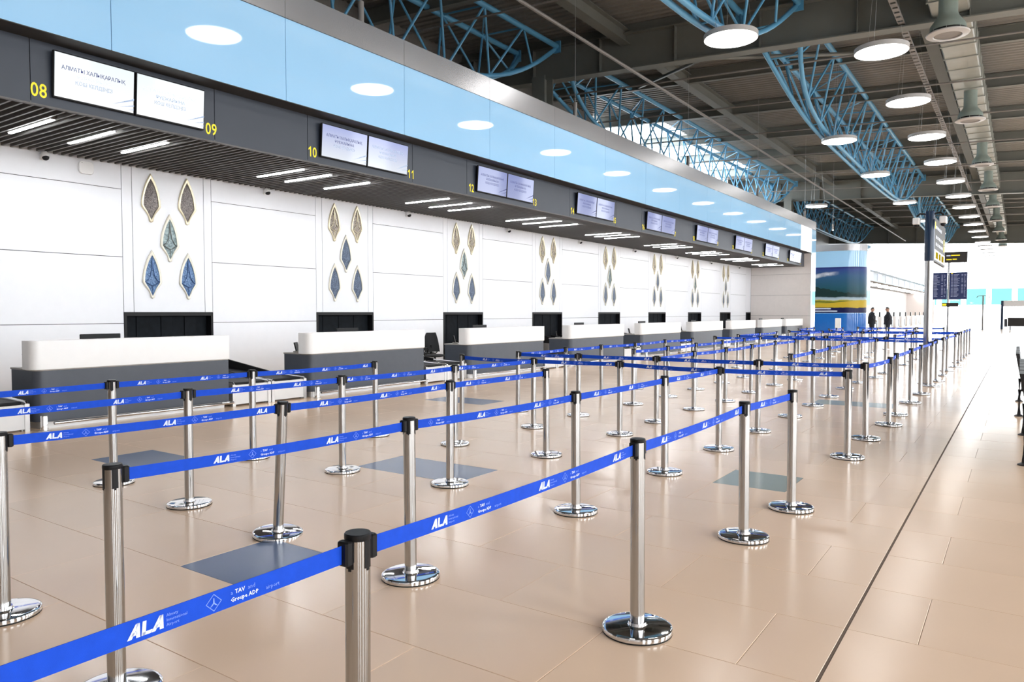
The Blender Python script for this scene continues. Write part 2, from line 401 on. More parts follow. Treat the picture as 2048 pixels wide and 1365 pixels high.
# dark fascia with panels
fas = struct(box_obj('canopy_fascia', (XF-.12, YA, ZS), (XF-.022, YE, ZF), 'joint'))
FJ = [YA, -.3, 2.1, 4.6, 7.34, 9.26, 12.13, 14.05, 17.0, 18.95, 21.95, 23.95, 27.0, 28.85, 31.85, 33.8, 36.8, 38.65, 41.7, 43.55, 46.85]
for a, b in zip(FJ, FJ[1:]): box_obj('fascia_panel', (XF-.02, a+.006, ZS+.006), (XF, b-.006, ZF), 'fascia', fas)
box_obj('fascia_panel', (XF-.02, 46.856, ZS+.006), (XF, YE-.2, ZF), 'fascia', fas)
box_obj('lip', (XF-.1, YA, ZF), (XP-.002, YE-.0, ZF+.02), 'lip', fas)
# overhanging glossy blue panels
bul = struct(box_obj('canopy_upper_wall', (XB-.3, YA, ZF+.02), (XP-.03, YE, ZG-.02), 'joint'))
JB = [5.48 + 2.985*k for k in range(-4, 14)]
JB = [YA] + JB + [44.95]
for a, b in zip(JB, JB[1:]):
    if b - a > .1: box_obj('gloss_panel', (XP-.026, a+.005, ZF+.012), (XP, b-.005, ZB-.012), 'gloss', bul)
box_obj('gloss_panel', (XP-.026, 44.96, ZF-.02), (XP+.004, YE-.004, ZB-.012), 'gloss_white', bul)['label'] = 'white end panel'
JG = [YA] + [5.48 + 2.985*k for k in range(-4, 14)] + [YE+1.16]
for a, b in zip(JG, JG[1:]): box_obj('band_panel', (XP-.026, a+.004, ZB), (XP, b-.004, ZG), 'band', bul)

# ------------------------------------------------------------------ setting: outer walls and glazing
def zroof(x): return 12.2 - .0475*(x+6)
def corrugated(name, a, b, n0, n1, fn, m, pitch=.35, d=.05):
    mb = MB(); y = a; prof = []
    while y < b:
        for t, h in ((0, 0), (.38, 0), (.5, 1), (.88, 1)): prof.append((y+t*pitch, h*d))
        y += pitch
    r0 = [fn(n0, y, h) for y, h in prof]; r1 = [fn(n1, y, h) for y, h in prof]
    n = len(prof); mb.v = [tuple(p) for p in r0+r1]
    mb.f = [(i, i+1, n+i+1, n+i) for i in range(n-1)]; mb.m = [0]*(n-1)
    return mb.obj(name, m)
dk = lambda x, y, h: (x, y, zroof(x)+h)
roof = struct(corrugated('ceiling', -14, 103, -17.5, 12, dk, 'roof'))
for a, b in ((-14, 39), (60, 103)): corrugated('roof_bay', a, b, -21, -17.5, dk, 'roof').parent = roof
rl = struct(MB().quad((-20.6, 39, zroof(-20.6)+.2), (-17.5, 39, zroof(-17.5)+.2), (-17.5, 60.2, zroof(-17.5)+.2), (-20.6, 60.2, zroof(-20.6)+.2)).obj('window_3', 'glass'))
for k in range(4):
    y = 39+k*7
    MB().box((-20.6, y-.06, zroof(-19)+.02), (-17.4, y+.06, zroof(-19)+.3)).obj('rafter', 'girder', rl)
def top_sheet(x0, x1, y0, y1): MB().quad((x0,y0,zroof(x0)+.1),(x1,y0,zroof(x1)+.1),(x1,y1,zroof(x1)+.1),(x0,y1,zroof(x0)+.1)).obj('roof_sheet', 'roof', roof)
top_sheet(-17.5, 12, -14, 103); top_sheet(-21, -17.5, -14, 39); top_sheet(-21, -17.5, 60, 103)
WX = -20.5
wl = MB()
wl.box((WX-.3, -14, 0), (WX, 38, 13.2)); wl.box((WX-.3, 38, 0), (WX, 62, 9.2)); wl.box((WX-.3, 62, 0), (WX, 136, 13.2))
struct(wl.obj('wall_outer', 'roof'))
win = struct(MB().box((WX-.1, 38, 9.2), (WX-.06, 62, 13.0)).obj('window_1', 'glass'))
for k in range(5): box_obj('mullion', (WX-.12, 38+k*6-.04, 9.2), (WX, 38+k*6+.04, 13.0), 'glass_rail', win)
struct(box_obj('wall_back', (WX, -14.3, 0), (11.5, -14, 13), 'beige_panel'))
M['glass_dim'] = glass_mat('tinted_roof_glazing', (.25, .27, .28), .04)
g4 = struct(MB().quad((WX, 103, zroof(WX)), (11.5, 103, zroof(11.5)), (11.5, 135, zroof(11.5)), (WX, 135, zroof(WX))).obj('window_4', 'glass_dim'))
for x in (-18, -14.7, -11.4, -8.1, -5, -3.38, -1.9, 1.5, 4.8, 8.1): box_obj('rafter', (x-.07, 103, zroof(x)-.12), (x+.07, 135, zroof(x)+.06), 'glass_rail', g4)
# right glass facade
fac = struct(box_obj('wall_right', (11.5, -14, 0), (11.8, 136, .35), 'beige_panel'))
box_obj('head_wall', (11.5, -14, 9.6), (11.8, 136, 12.6), 'beige_panel', fac)
for k in range(25): box_obj('mullion', (11.5, -14+k*6, .35), (11.75, -13.8+k*6, 9.6), 'glass_rail', fac)
for k in range(25): box_obj('shading_pier', (11.5, -13.8+k*6, .35), (11.85, (-11.2 if k < 13 else -9.4)+k*6, 9.6), 'beige_panel', fac)  # solid piers out of view, added and widened to hold back daylight
for z in (3.2, 6.4): box_obj('transom', (11.55, -14, z), (11.7, 136, z+.1), 'glass_rail', fac)
# far end: glazed wall
we = struct(box_obj('window_2', (WX, 135, 0), (11.5, 135.03, 2.75), 'glass'))
box_obj('pane', (WX, 135, 5.2), (11.5, 135.03, 11), 'glass', we)
k = 0
x = WX
while x < 11:
    box_obj('pane', (x+.35, 135, 2.75), (x+2.95, 135.03, 5.2), 'glass_teal', we); x += 3.3
for k in range(11): box_obj('mullion', (WX+k*3.3-.03, 134.95, 0), (WX+k*3.3+.03, 135.1, 11), 'glass_rail', we)
for z in (2.72, 5.2, 11): box_obj('transom', (WX, 134.96, z), (11.5, 135.08, z+.06), 'glass_rail', we)
# ground outside so that light from below is not black
struct(box_obj('ground_outside', (-140, -150, -.6), (150, 330, -.3), 'beige_panel'))

# ------------------------------------------------------------------ setting: roof steel
def sloped_beam(mb, y, x0, x1, zb, depth, fl, wt=.03, ft=.04):
    def seg(y0, y1, za, zc):
        A = [(x0,y0,zb(x0)+za),(x0,y1,zb(x0)+za),(x0,y1,zb(x0)+zc),(x0,y0,zb(x0)+zc)]
        B = [(x1,y0,zb(x1)+za),(x1,y1,zb(x1)+za),(x1,y1,zb(x1)+zc),(x1,y0,zb(x1)+zc)]
        mb.loft([A, B])
    seg(y-fl/2, y+fl/2, 0, ft); seg(y-wt/2, y+wt/2, ft, depth-ft); seg(y-fl/2, y+fl/2, depth-ft, depth)
zg = lambda x: 10.2 - .0475*x
for y, dep in ((-11, 1.35), (26.0, 1.35), (64.0, 1.5), (102.0, 2.1)):
    mb = MB(); sloped_beam(mb, y, WX, 11.5, (lambda x: zg(x)-(dep-1.35)), dep, .5)
    gd = struct(mb.obj('roof_girder', 'girder'))
    for k in range(11):
        x = WX + .8 + k*3.05
        box_obj('stiffener', (x-.012, y-.24, zg(x)+.04-(dep-1.35)), (x+.012, y+.24, zg(x)+1.3), 'girder', gd)
    mb = MB(); sloped_beam(mb, y, WX, 11.5, lambda x: zg(x)+1.36, .62, .3); mb.obj('upper_beam', 'girder', gd)
# secondary cross beams
for y in [-4, 2, 8, 14, 20] + [26+6.33*k for k in (1, 2, 3, 4, 5)] + [64+6.33*k for k in (1, 2, 3, 4, 5)]:
    mb = MB(); sloped_beam(mb, y, WX, 11.5, lambda x: zroof(x)-.62, .6, .22, .02, .02); struct(mb.obj('cross_beam', 'girder'))
# long tie beams
for x in (-12.6, -2.85, 3.0, 8.0):
    z = zroof(x)-.75
    mb = MB().box((x-.2, -14, z), (x+.2, 102, z+.03)).box((x-.012, -14, z+.03), (x+.012, 102, z+.5)).box((x-.2, -14, z+.5), (x+.2, 102, z+.53))
    struct(mb.obj('tie_beam', 'girder'))
# diagonal wind braces
for y in (26, 64):
    for x0, x1 in ((-9.6, -15), (-9.6, -3.9)):
        struct(MB().cyl((x0, y+.2, zg(x0)+.1), (x1, y+6.3, zroof(x1)-.5), .07, 8).obj('roof_brace', 'girder'))
# columns behind the canopy
for y in (25.4, 63.6):
    x = -15.95
    cb = MB().box((x-.3, y-.32, 0), (x+.3, y-.29, zg(x))).box((x-.3, y+.29, 0), (x+.3, y+.32, zg(x))).box((x-.02, y-.29, 0), (x+.02, y+.29, zg(x)))
    cb.box((x-.3, y-.29, 0), (x-.27, y+.29, zg(x)))
    c = struct(cb.obj('column', 'girder'))

# ------------------------------------------------------------------ roof trusses
ucyl = MB().cyl((0, 0, 0), (0, 0, 1), 1, 8).mesh('brace', 'truss', 40)
def strut(p, q, r, par, name='brace'):
    p = Vector(p); q = Vector(q); d = q-p
    o = link(name, ucyl, par, p); o.rotation_euler = d.to_track_quat('Z', 'Y').to_euler(); o.scale = (r, r, d.length)
    return o
def truss(x, y0, y1, label, det=15):
    zt = lambda xx: 11.72 - .0475*(xx+6.2)
    W = 1.9
    t = thing('roof_truss', label, 'truss', (x, y0, 0), 0, 'light blue roof trusses')
    L = y1-y0
    def bz(s):
        e = abs(2*s-1); return zt(x-W/2) - .12 - 2.55*(1-e**7) * (.92+.08*(1-e))
    def bx(s, side):
        e = abs(2*s-1); return side*(.16 + .72*e**9) - W/2
    topp = {}
    for side in (1, -1):
        xx = -W/2 + side*W/2
        topp[side] = xx
        MB().tube([(xx, L*i/12, zt(x+xx)) for i in range(13)], .105, 10).obj('top_chord', 'truss', t, 40)
        pts = []
        for i in range(49):
            s = .5 - .5*math.cos(math.pi*i/48); pts.append((bx(s, side), L*s, bz(s)))
        MB().tube(pts, .085, 10).obj('bottom_chord', 'truss', t, 60)
    n = det
    for side in (1, -1):
        for i in range(n):
            s0, s1, sm_ = i/n, (i+1)/n, (i+.5)/n
            T0 = (topp[side], L*s0, zt(x+topp[side])); T1 = (topp[side], L*s1, zt(x+topp[side])); Bm = (bx(sm_, side), L*sm_, bz(sm_))
            strut(T0, Bm, .043, t); strut(Bm, T1, .043, t)
    for i in range(1, n):
        s = i/n
        strut((topp[1], L*s, zt(x)), (topp[-1], L*s, zt(x-W)), .034, t)
        if i % 2: strut((topp[1], L*s, zt(x)), (topp[-1], L*(s+1/n), zt(x-W)), .03, t)
    for i in range(0, n, 2):
        s = (i+.5)/n; strut((bx(s, 1), L*s, bz(s)), (bx(s, -1), L*s, bz(s)), .03, t)
    for yy in (0, L):
        for side in (1, -1):
            MB().box((topp[side]-.16, yy-.04, zt(x)-.25), (topp[side]+.16, yy+.04, zt(x)+.2)).obj('end_plate', 'truss', t)
    return t
truss(-6.2, -10.6, 25.6, 'light blue lattice truss over the aisle, cut off by the top edge')
truss(-6.2, 26.4, 63.6, 'light blue lattice truss beside the row of round lamps, complete in view')
truss(-6.2, 64.4, 101.6, 'light blue lattice truss far away behind the sign pole')
truss(-15.4, -10.6, 25.6, 'light blue lattice truss above the blue panels, nearer the camera')
truss(-15.4, 26.4, 63.6, 'light blue lattice truss above the blue panels in front of the bright roof window')
truss(-15.4, 64.4, 101.6, 'light blue lattice truss far behind the end of the blue panels')

# pipes, tray
def pipe(name, pts, r, label, m='pipe', n=8):
    return tag(MB().tube(pts, r, n).obj(name, m, None, 40), label, 'pipe')
pipe('conduit_pipe', [(-11.5, -10, 10.15), (-11.5, 100, 10.15)], .055, 'long grey pipe running lengthwise above the blue panels')
for k, (y, z) in enumerate(((19, 10.35), (28.0, 10.3), (33, 10.3), (38.6, 10.3), (45, 10.3), (52, 10.3), (59, 10.3), (70, 10.2), (78, 10.2), (88, 10.2))):
    pipe('sprinkler_pipe', [(-18.5, y, z+.75), (8, y, z-.4)], .035, 'thin grey sprinkler pipe crossing under the roof, %s from the camera' % ORD[k])
tr = thing('cable_tray', 'long perforated cable tray beside the row of round lamps', 'cable tray', (-3.2, -10, 10.45))
MB().box((-.09, 0, 0), (-.075, 112, .07)).box((.075, 0, 0), (.09, 112, .07)).obj('side_rail', 'pipe', tr)
rg = MB()
for k in range(280): rg.box((-.075, k*.4, 0), (.075, k*.4+.26, .012))
rg = rg.obj('tray_rungs', 'pipe', tr); rg['kind'] = 'stuff'

# ------------------------------------------------------------------ air duct and diffusers
dt = thing('air_duct', 'long rectangular galvanised air duct hung under the roof', 'duct', (-1.9, -10, 10.5))
MB().bbox((-.5, 0, 0), (.5, 118, .75), .05).obj('body', 'duct', dt)
ring = MB().box((-.53, -.02, -.035), (.53, .02, .0)).box((-.53, -.02, -.03), (-.50, .02, .78)).box((.5, -.02, -.03), (.53, .02, .78)).mesh('flange', 'duct')
for k in range(72): link('flange', ring, dt, (0, 1.0+k*1.46, 0))
for q, y in enumerate((24.1, 35.3, 46.3, 55.9, 65, 75, 85, 95, 104)):
    t = thing('air_diffuser', 'round pale green air diffuser under the duct, %s from the camera' % ORD[q], 'diffuser', (-1.83, y, 9.3), 0, 'air diffusers under the duct')
    MB().lathe([(.24, 1.205), (.24, .62), (.27, .52), (.38, .36), (.44, .27), (.45, .14)], 32).obj('neck', 'diffuser', t, 40)
    MB().lathe([(.43, .135), (.43, .07)], 28).obj('inner_cone', 'black', t, 40)
    mb = MB().lathe([(.34, .01), (.36, -.01), (.53, .02), (.545, .045), (.53, .07), (.36, .05), (.34, .01)], 36, cap=False); mb.obj('ring', 'disc_rim', t, 40)
    MB().lathe([(.33, .02), (.335, .05)], 30).obj('plate', 'pipe', t)
    fins = MB()
    for k in range(8):
        a = k*math.pi/4; fins.cyl((.45*math.cos(a), .45*math.sin(a), .05), (.45*math.cos(a), .45*math.sin(a), .16), .008, 6)
    fins.obj('spacer', 'disc_rim', t)

# ------------------------------------------------------------------ round pendant lamps
lz = 8.92
rimm = MB().lathe([(.0, .13), (.70, .13), (.705, .125), (.705, .0), (.69, -.004), (.685, .0), (.685, .02)], 48).mesh('rim', 'disc_rim', 40)
dism = MB().lathe([(.0, .03), (.684, .03), (.684, -.002), (.0, -.002)], 48).mesh('diffuser', 'lamp')
def wire(mb, a, b): mb.cyl(a, b, .004, 5)
def disc(x, y, label, grp):
    t = thing('pendant_lamp', label, 'lamp', (x, y, lz), 0, grp)
    link('rim', rimm, t); link('diffuser', dism, t)
    mb = MB(); h = zroof(x)-lz+.03
    for a in (0, 2.1, 4.2): wire(mb, (.55*math.cos(a),   .55*math.sin(a), .125), (.2*math.cos(a), .2*math.sin(a), h))
    mb.obj('suspension_wires', 'wire', t)
rb = [5.6, 11.9, 17.7, 23.3, 29.35, 35.6, 41.95, 48.5, 54.8, 60.7, 67, 73, 79.3, 85.5, 92, 98, 104, 110, 116]
for k, y in enumerate(rb):
    lab = 'round white pendant lamp in the row next to the duct, %s from the camera' % ORD[k-3] if k >= 3 else 'round pendant lamp overhead, seen as the %s reflection from the left in the blue panels' % ORD[k]
    disc(-3.38, y, lab, 'round lamps next to the duct')
for k, y in enumerate((19.9, 34.3, 43.9, 56.1, 68, 80)):
    disc(-6.55, y, 'round white pendant lamp under the blue truss, %s from the camera' % ORD[k], 'round lamps under the truss')
disc(-11.8, 54.5, 'round white pendant lamp beyond the end of the blue panels', 'round lamps beyond the canopy')
# cylinder spots above the canopy
for k, y in enumerate((10.88, 19.68, 28.9, 38.5, 48.6, 57)):
    t = thing('spot_pendant', 'slim grey cylinder spot hanging above the canopy edge, %s from the camera' % ORD[k], 'lamp', (-11.2, y, 7.5), 0, 'cylinder spots above the canopy')
    MB().lathe([(.05, 0), (.062, .01), (.062, .42), (.05, .43)], 18).obj('housing', 'pipe', t, 40)
    MB().lathe([(.045, -.002), (.045, .004)], 16).obj('lens', 'strip', t)
    MB().cyl((0, 0, .43), (0, 0, zroof(-11.2)-7.47), .006, 6).obj('cord', 'wire', t)

# ------------------------------------------------------------------ screens and numbers on the fascia
SA = [4.85, 9.52, 14.37, 19.25, 24.22, 29.08, 34.05, 38.9, 43.8]
SB = [7.11, 11.9, 16.86, 21.67, 26.77, 31.6, 36.58, 41.48, 46.4]
SZ0, SZ1 = 4.53, 5.16
def number(num):
    V, F, x = [], [], 0.
    for ch in num:
        if ch == '1':
            pts = [(.075, 0), (.105, 0), (.105, .187), (.085, .187), (.03, .145), (.03, .112), (.075, .142)]
            n = len(V); V += [(x+a, b) for a, b in pts]; F.append((n, n+1, n+2, n+3, n+6)); F.append((n+3, n+4, n+5, n+6)); x += .15
        else:
            v, f = text(ch, .26, .012, 3, 'LEFT'); n = len(V); V += [(x+a, b) for a, b in v]; F += [tuple(n+i for i in q) for q in f]; x += max(a for a, b in v)+.012
    return V, F
LN = ['АЛМАТЫ ХАЛЫҚАРАЛЫҚ', 'ӘУЕЖАЙЫНА', 'ҚОШ КЕЛДІҢІЗ']
def yz(x, y, z): return lambda a, b: (x, y+a, z+b)
for i, (a, b) in enumerate(zip(SA, SB)):
    mid = (a+b)/2
    for s, (y0, y1) in enumerate(((a, mid-.008), (mid+.008, b))):
        num = 8+2*i+s
        wd = y1-y0; hgt = SZ1-SZ0
        t = thing('display_screen', 'lit display screen on the dark fascia, %s one of the %s pair from the camera' % (('left', 'right')[s], ORD[i]), 'screen', (XF, y0, SZ0), 0, 'welcome screens on the fascia')
        tilt = Matrix.Rotation(R(3), 4, 'Y')
        t.rotation_euler = (0, R(4), 0)
        MB().bbox((.012, 0, 0), (.06, wd, hgt), .008).obj('bezel', 'black', t)
        mt = 'scr_white' if i == 0 else ('scr_mid' if i == 1 else 'scr_lav')
        d = MB().box((.055, .018, .022), (.0625, wd-.018, hgt-.018)).obj('display', mt, t)
        tx = MB(); cy = wd/2 - .02
        for q, line in enumerate(LN):
            sz = .085 if q == 0 else .078
            v, f = text(line, sz, .008, 2, 'CENTER')
            wmax = max(p[0] for p in v)-min(p[0] for p in v); lim = wd*.78 if q == 0 else wd*(.42, .42, .45)[q]
            sx = lim/wmax
            ink = 0 if (i > 1 or (i == 1 and s == 0 and q < 2) or (i == 0 and s == 0 and q == 0)) else 1
            if i == 0 and s == 1: ink = 1 if q else 2
            if i == 0 and s == 0 and q > 0: ink = 2 if q == 1 else 1
            put_text(tx, ([(p[0]*sx, p[1]*(.9 if sx < 1 else 1)) for p in v], f), yz(.0632, cy, hgt*(.64-.135*q)), ink)
        for q, (u0, v0, u1, v1, th) in enumerate(((.70, .13, .99, .34, .014), (.80, .11, .99, .20, .009), (.90, .08, .99, .11, .006))):
            tx.poly([(.0632, u0*wd, v0*hgt), (.0632, u1*wd, v1*hgt-th), (.0632, u1*wd, v1*hgt+th)], 1 if i < 2 else 0)
        tx.obj('lettering', ['ink', 'ink_pale', 'ink_faint'], d)
    for s in (0, 1):
        num = '%02d' % (8+2*i+s)
        v, f = number(num)
        wd = max(p[0] for p in v)
        yy = a-.05-wd*.78 if s == 0 else b+.06
        mb = MB(); put_text(mb, ([(p[0]*.78, p[1]) for p in v], f), yz(.004, 0, 0))
        n = len(mb.v); mb.v += [(p[0]-.003, p[1], p[2]) for p in mb.v]
        o = mb.obj('number_sign', 'yellow'); o.location = (XF, yy, 4.50)
        tag(o, 'yellow number %s on the fascia, %s of the %s screen pair from the camera' % (num, ('left', 'right')[s], ORD[i]), 'sign', 'counter numbers')

# ------------------------------------------------------------------ wall ornaments
HO = [(0, 0), (.07, .20), (.16, .43), (.28, .66), (.42, .86), (.54, .96), (.665, 1.0), (.70, .92), (.78, .60), (.85, .36), (.91, .24), (.955, .22), (.985, .16), (1.0, .0)]
HI = [(.10, 0), (.16, .17), (.25, .38), (.36, .56), (.46, .68), (.56, .75), (.655, .78), (.70, .66), (.77, .43), (.84, .26), (.90, .12), (.945, 0)]
def outline(h, W, H):
    right = [(w_*W/2, -t_*H) for t_, w_ in h]; left = [(-x, z) for x, z in reversed(right[1:-1])]
    return right + left
def orn_meshes():
    W, H = .40, .96
    o = outline(HO, W, H); inn = outline(HI, W, H)
    fr = MB()
    def nearest_ring(h, n=40):
        r = []
        for k in range(n+1):
            t_ = h[0][0] + (h[-1][0]-h[0][0])*(.5-.5*math.cos(math.pi*k/n))
            for (a0, w0), (a1, w1) in zip(h, h[1:]):
                if a0 <= t_ <= a1+1e-9: ww = w0+(w1-w0)*(t_-a0)/(a1-a0); break
            r.append((ww*W/2, -t_*H))
        return r + [(-x, z) for x, z in reversed(r[1:-1])]
    A = nearest_ring(HO); B = nearest_ring(HI)
    mid_ = [((a[0]*.72+b[0]*.28), (a[1]*.72+b[1]*.28)) for a, b in zip(A, B)]
    P = lambda r, x: [(x, p[0], p[1]) for p in r]
    fr.loft([P(A, 0), P(A, .022), P(mid_, .034), P(B, .026), P(B, .008)], cap=False)
    frame = fr
    il = MB(); n = len(B)
    cpt = (.026, 0, -.60*H)
    il.v = [(.01, p[0], p[1]) for p in B] + [(.022, p[0]*.55, p[1]*.6-.60*H*.4) for p in B] + [cpt]
    for k in range(n): k2 = (k+1) % n; il.f.append((k, k2, n+k2, n+k)); il.f.append((n+k, n+k2, 2*n))
    il.m = [0]*len(il.f)
    ribs = MB()
    for sgn in (1, -1):
        ribs.tube([(.03, 0, -.16*H), (.032, sgn*.012, -.36*H), (.034, sgn*.04, -.52*H), (.03, sgn*.085, -.61*H), (.024, sgn*.145, -.655*H)], .009, 6)
        ribs.tube([(.024, sgn*.145, -.655*H), (.032, sgn*.07, -.70*H), (.035, 0, -.735*H)], .009, 6)
    ribs.tube([(.03, 0, -.735*H), (.02, 0, -.93*H)], .007, 6)
    return frame, il, ribs
fr, il, ribs = orn_meshes()
_om = {}
def om(kind, m):
    if (kind, m) not in _om:
        _om[(kind, m)] = {'frame': fr, 'inlay': il, 'ribs': ribs}[kind].mesh(kind, m, 35)
    return _om[(kind, m)]
PATT = [('orn_brown', 'orn_brown', 'orn_teal', 'orn_blue', 'orn_blue')]
spots = [('upper left', -.38, 4.33), ('upper right', .39, 4.35), ('centre', .0, 3.57), ('lower left', -.38, 2.83), ('lower right', .39, 2.82)]
cname = {'orn_brown': 'taupe', 'orn_silver': 'champagne', 'orn_teal': 'pale teal', 'orn_blue': 'blue', 'orn_slate': 'slate blue'}
for i in range(8):
    ym = (OPL[i]+OPR[i])/2 + (.0 if i else 0)
    kinds = PATT[0] if i == 0 else (('orn_silver', 'orn_silver', 'orn_slate', 'orn_slate', 'orn_slate') if i % 2 else ('orn_silver', 'orn_silver', 'orn_teal', 'orn_slate', 'orn_slate'))
    for (pn, dy, z), kd in zip(spots, kinds):
        t = thing('wall_ornament', '%s leaf ornament, %s of five above the %s opening from the left' % (cname[kd], pn, ORD[i]), 'ornament', (XB+.002, ym+dy, z), 0, 'leaf ornaments above the baggage openings')
        link('frame', om('frame', 'gold' if z > 4 else 'cream'), t); link('inlay', om('inlay', kd), t)
        if kd in ('orn_blue', 'orn_teal', 'orn_silver'): link('ribs', om('ribs', 'rib_blue' if kd == 'orn_blue' else ('gold' if kd == 'orn_silver' else 'rib_grey')), t)

# wall cameras and the white box
wc_b = MB().bbox((0, -.05, -.05), (.03, .05, .05), .012).mesh('bracket', 'white_plastic')
wc_s = MB().lathe([(.02, .09), (.05, .08), (.066, .03), (.066, .0), (.06, -.02)], 20).mesh('shell', 'white_plastic', 40)
wc_d = MB().lathe([(.058, -.015), (.05, -.045), (.03, -.062), (.01, -.067)], 18).mesh('dome', 'black', 60)
for k, y in enumerate((6.12, 10.75, 15.45, 20.35, 25.22, 30.15, 35.02, 39.94, 44.88)):
    t = thing('security_camera', 'small dome security camera high on the white wall, %s from the camera' % ORD[k], 'camera', (XB, y, 4.32), 0, 'dome cameras on the white wall')
    link('bracket', wc_b, t); link('shell', wc_s, t, (.1, .01, -.0), (0, R(-25), 0)); link('dome', wc_d, t, (.1, .01, 0), (0, R(-25), 0))
    MB().cyl((.02, 0, 0), (.08, .01, .02), .02, 8).obj('arm', 'white_plastic', t)
rb_ = MB()
def rrect(w_, h_, r, n=6):
    p = []
    for cx, cy, a0 in ((w_/2-r, h_/2-r, 0), (-w_/2+r, h_/2-r, 90), (-w_/2+r, -h_/2+r, 180), (w_/2-r, -h_/2+r, 270)):
        for k in range(n+1): a = R(a0+90*k/n); p.append((cx+r*math.cos(a), cy+r*math.sin(a)))
    return p
t = thing('wireless_access_point', 'white rounded square box high on the wall near the left edge', 'access point', (XB, 6.85, 4.25))
P = lambda s, x: [(x, p[0]*s, p[1]*s) for p in rrect(.27, .24, .07)]
MB().loft([P(.9, 0), P(1, .01), P(1, .025), P(.93, .04)]).obj('shell', 'white_plastic', t, 30)
MB().lathe([(.006, 0), (.006, .003)], 8).obj('status_light', 'black', t).matrix_local = Matrix.Translation((.041, -.08, .08)) @ Matrix.Rotation(R(90), 4, 'Y')

# ------------------------------------------------------------------ check-in counters
CL = [4.55, 9.24, 14.08, 19.0, 24.0, 28.9, 33.82, 38.85, 43.55]
CR = [7.53, 12.47, 17.5, 22.55, 27.59, 32.55, 37.5, 42.5, 47.3]
def rounded_plan(x0, x1, y0, y1, r, n=8):       # rounded at the front-left corner (x1, y0)
    p = [(x0, y0)]
    for k in range(n+1): a = R(-90+90*k/n); p.append((x1-r+r*math.cos(a), y0+r+r*math.sin(a)))
    return p + [(x1, y1), (x0, y1)]
def chair(x, y, rz, label):
    t = thing('office_chair', label, 'chair', (x, y, 0), rz, 'office chairs behind the counters')
    MB().lathe([(.16, 0.455), (.235, .47), (.245, .50), (.20, .525), (.0, .53)], 20).obj('seat', 'mesh_black', t, 40)
    b = MB(); rings = []
    for k in range(9):
        s = k/8; wd = .21*(1-.35*s**3); xx = -.20-.05*math.sin(s*2.2)-.05*s
        rings.append([(xx+.05*abs(q)**2*1.0, q*wd, .58+.48*s) for q in (-1, -.6, 0, .6, 1)] + [(xx+.05*abs(q)**2-.02, q*wd, .58+.48*s) for q in (1, .6, 0, -.6, -1)])
    b.loft(rings).obj('backrest', 'mesh_black', t, 50)
    MB().tube([(-.02, 0, .46), (-.2, 0, .45), (-.26, 0, .52), (-.245, 0, .75)], .022, 8).obj('back_support', 'black', t, 60)
    for s in (1, -1):
        MB().tube([(-.06, s*.22, .47), (-.06, s*.29, .52), (-.05, s*.29, .66), (.02, s*.29, .69), (.16, s*.28, .69), (.19, s*.28, .66), (.12, s*.27, .58)], .016, 8).obj('armrest', 'black', t, 60)
    MB().cyl((0, 0, .1), (0, 0, .46), .028, 12).obj('gas_lift', 'black', t, 40)
    for k in range(5):
        a = 2*math.pi*k/5+.3; c_, s_ = math.cos(a), math.sin(a)
        l = MB().tube([(0, 0, .11), (.15*c_, .15*s_, .095), (.29*c_, .29*s_, .075)], .02, 6).obj('leg', 'black', t, 60)
        MB().cyl((.29*c_-.025*s_, .29*s_+.025*c_, .03), (.29*c_+.025*s_, .29*s_-.025*c_, .03), .03, 10).obj('caster', 'black', l)
    return t
cref = []
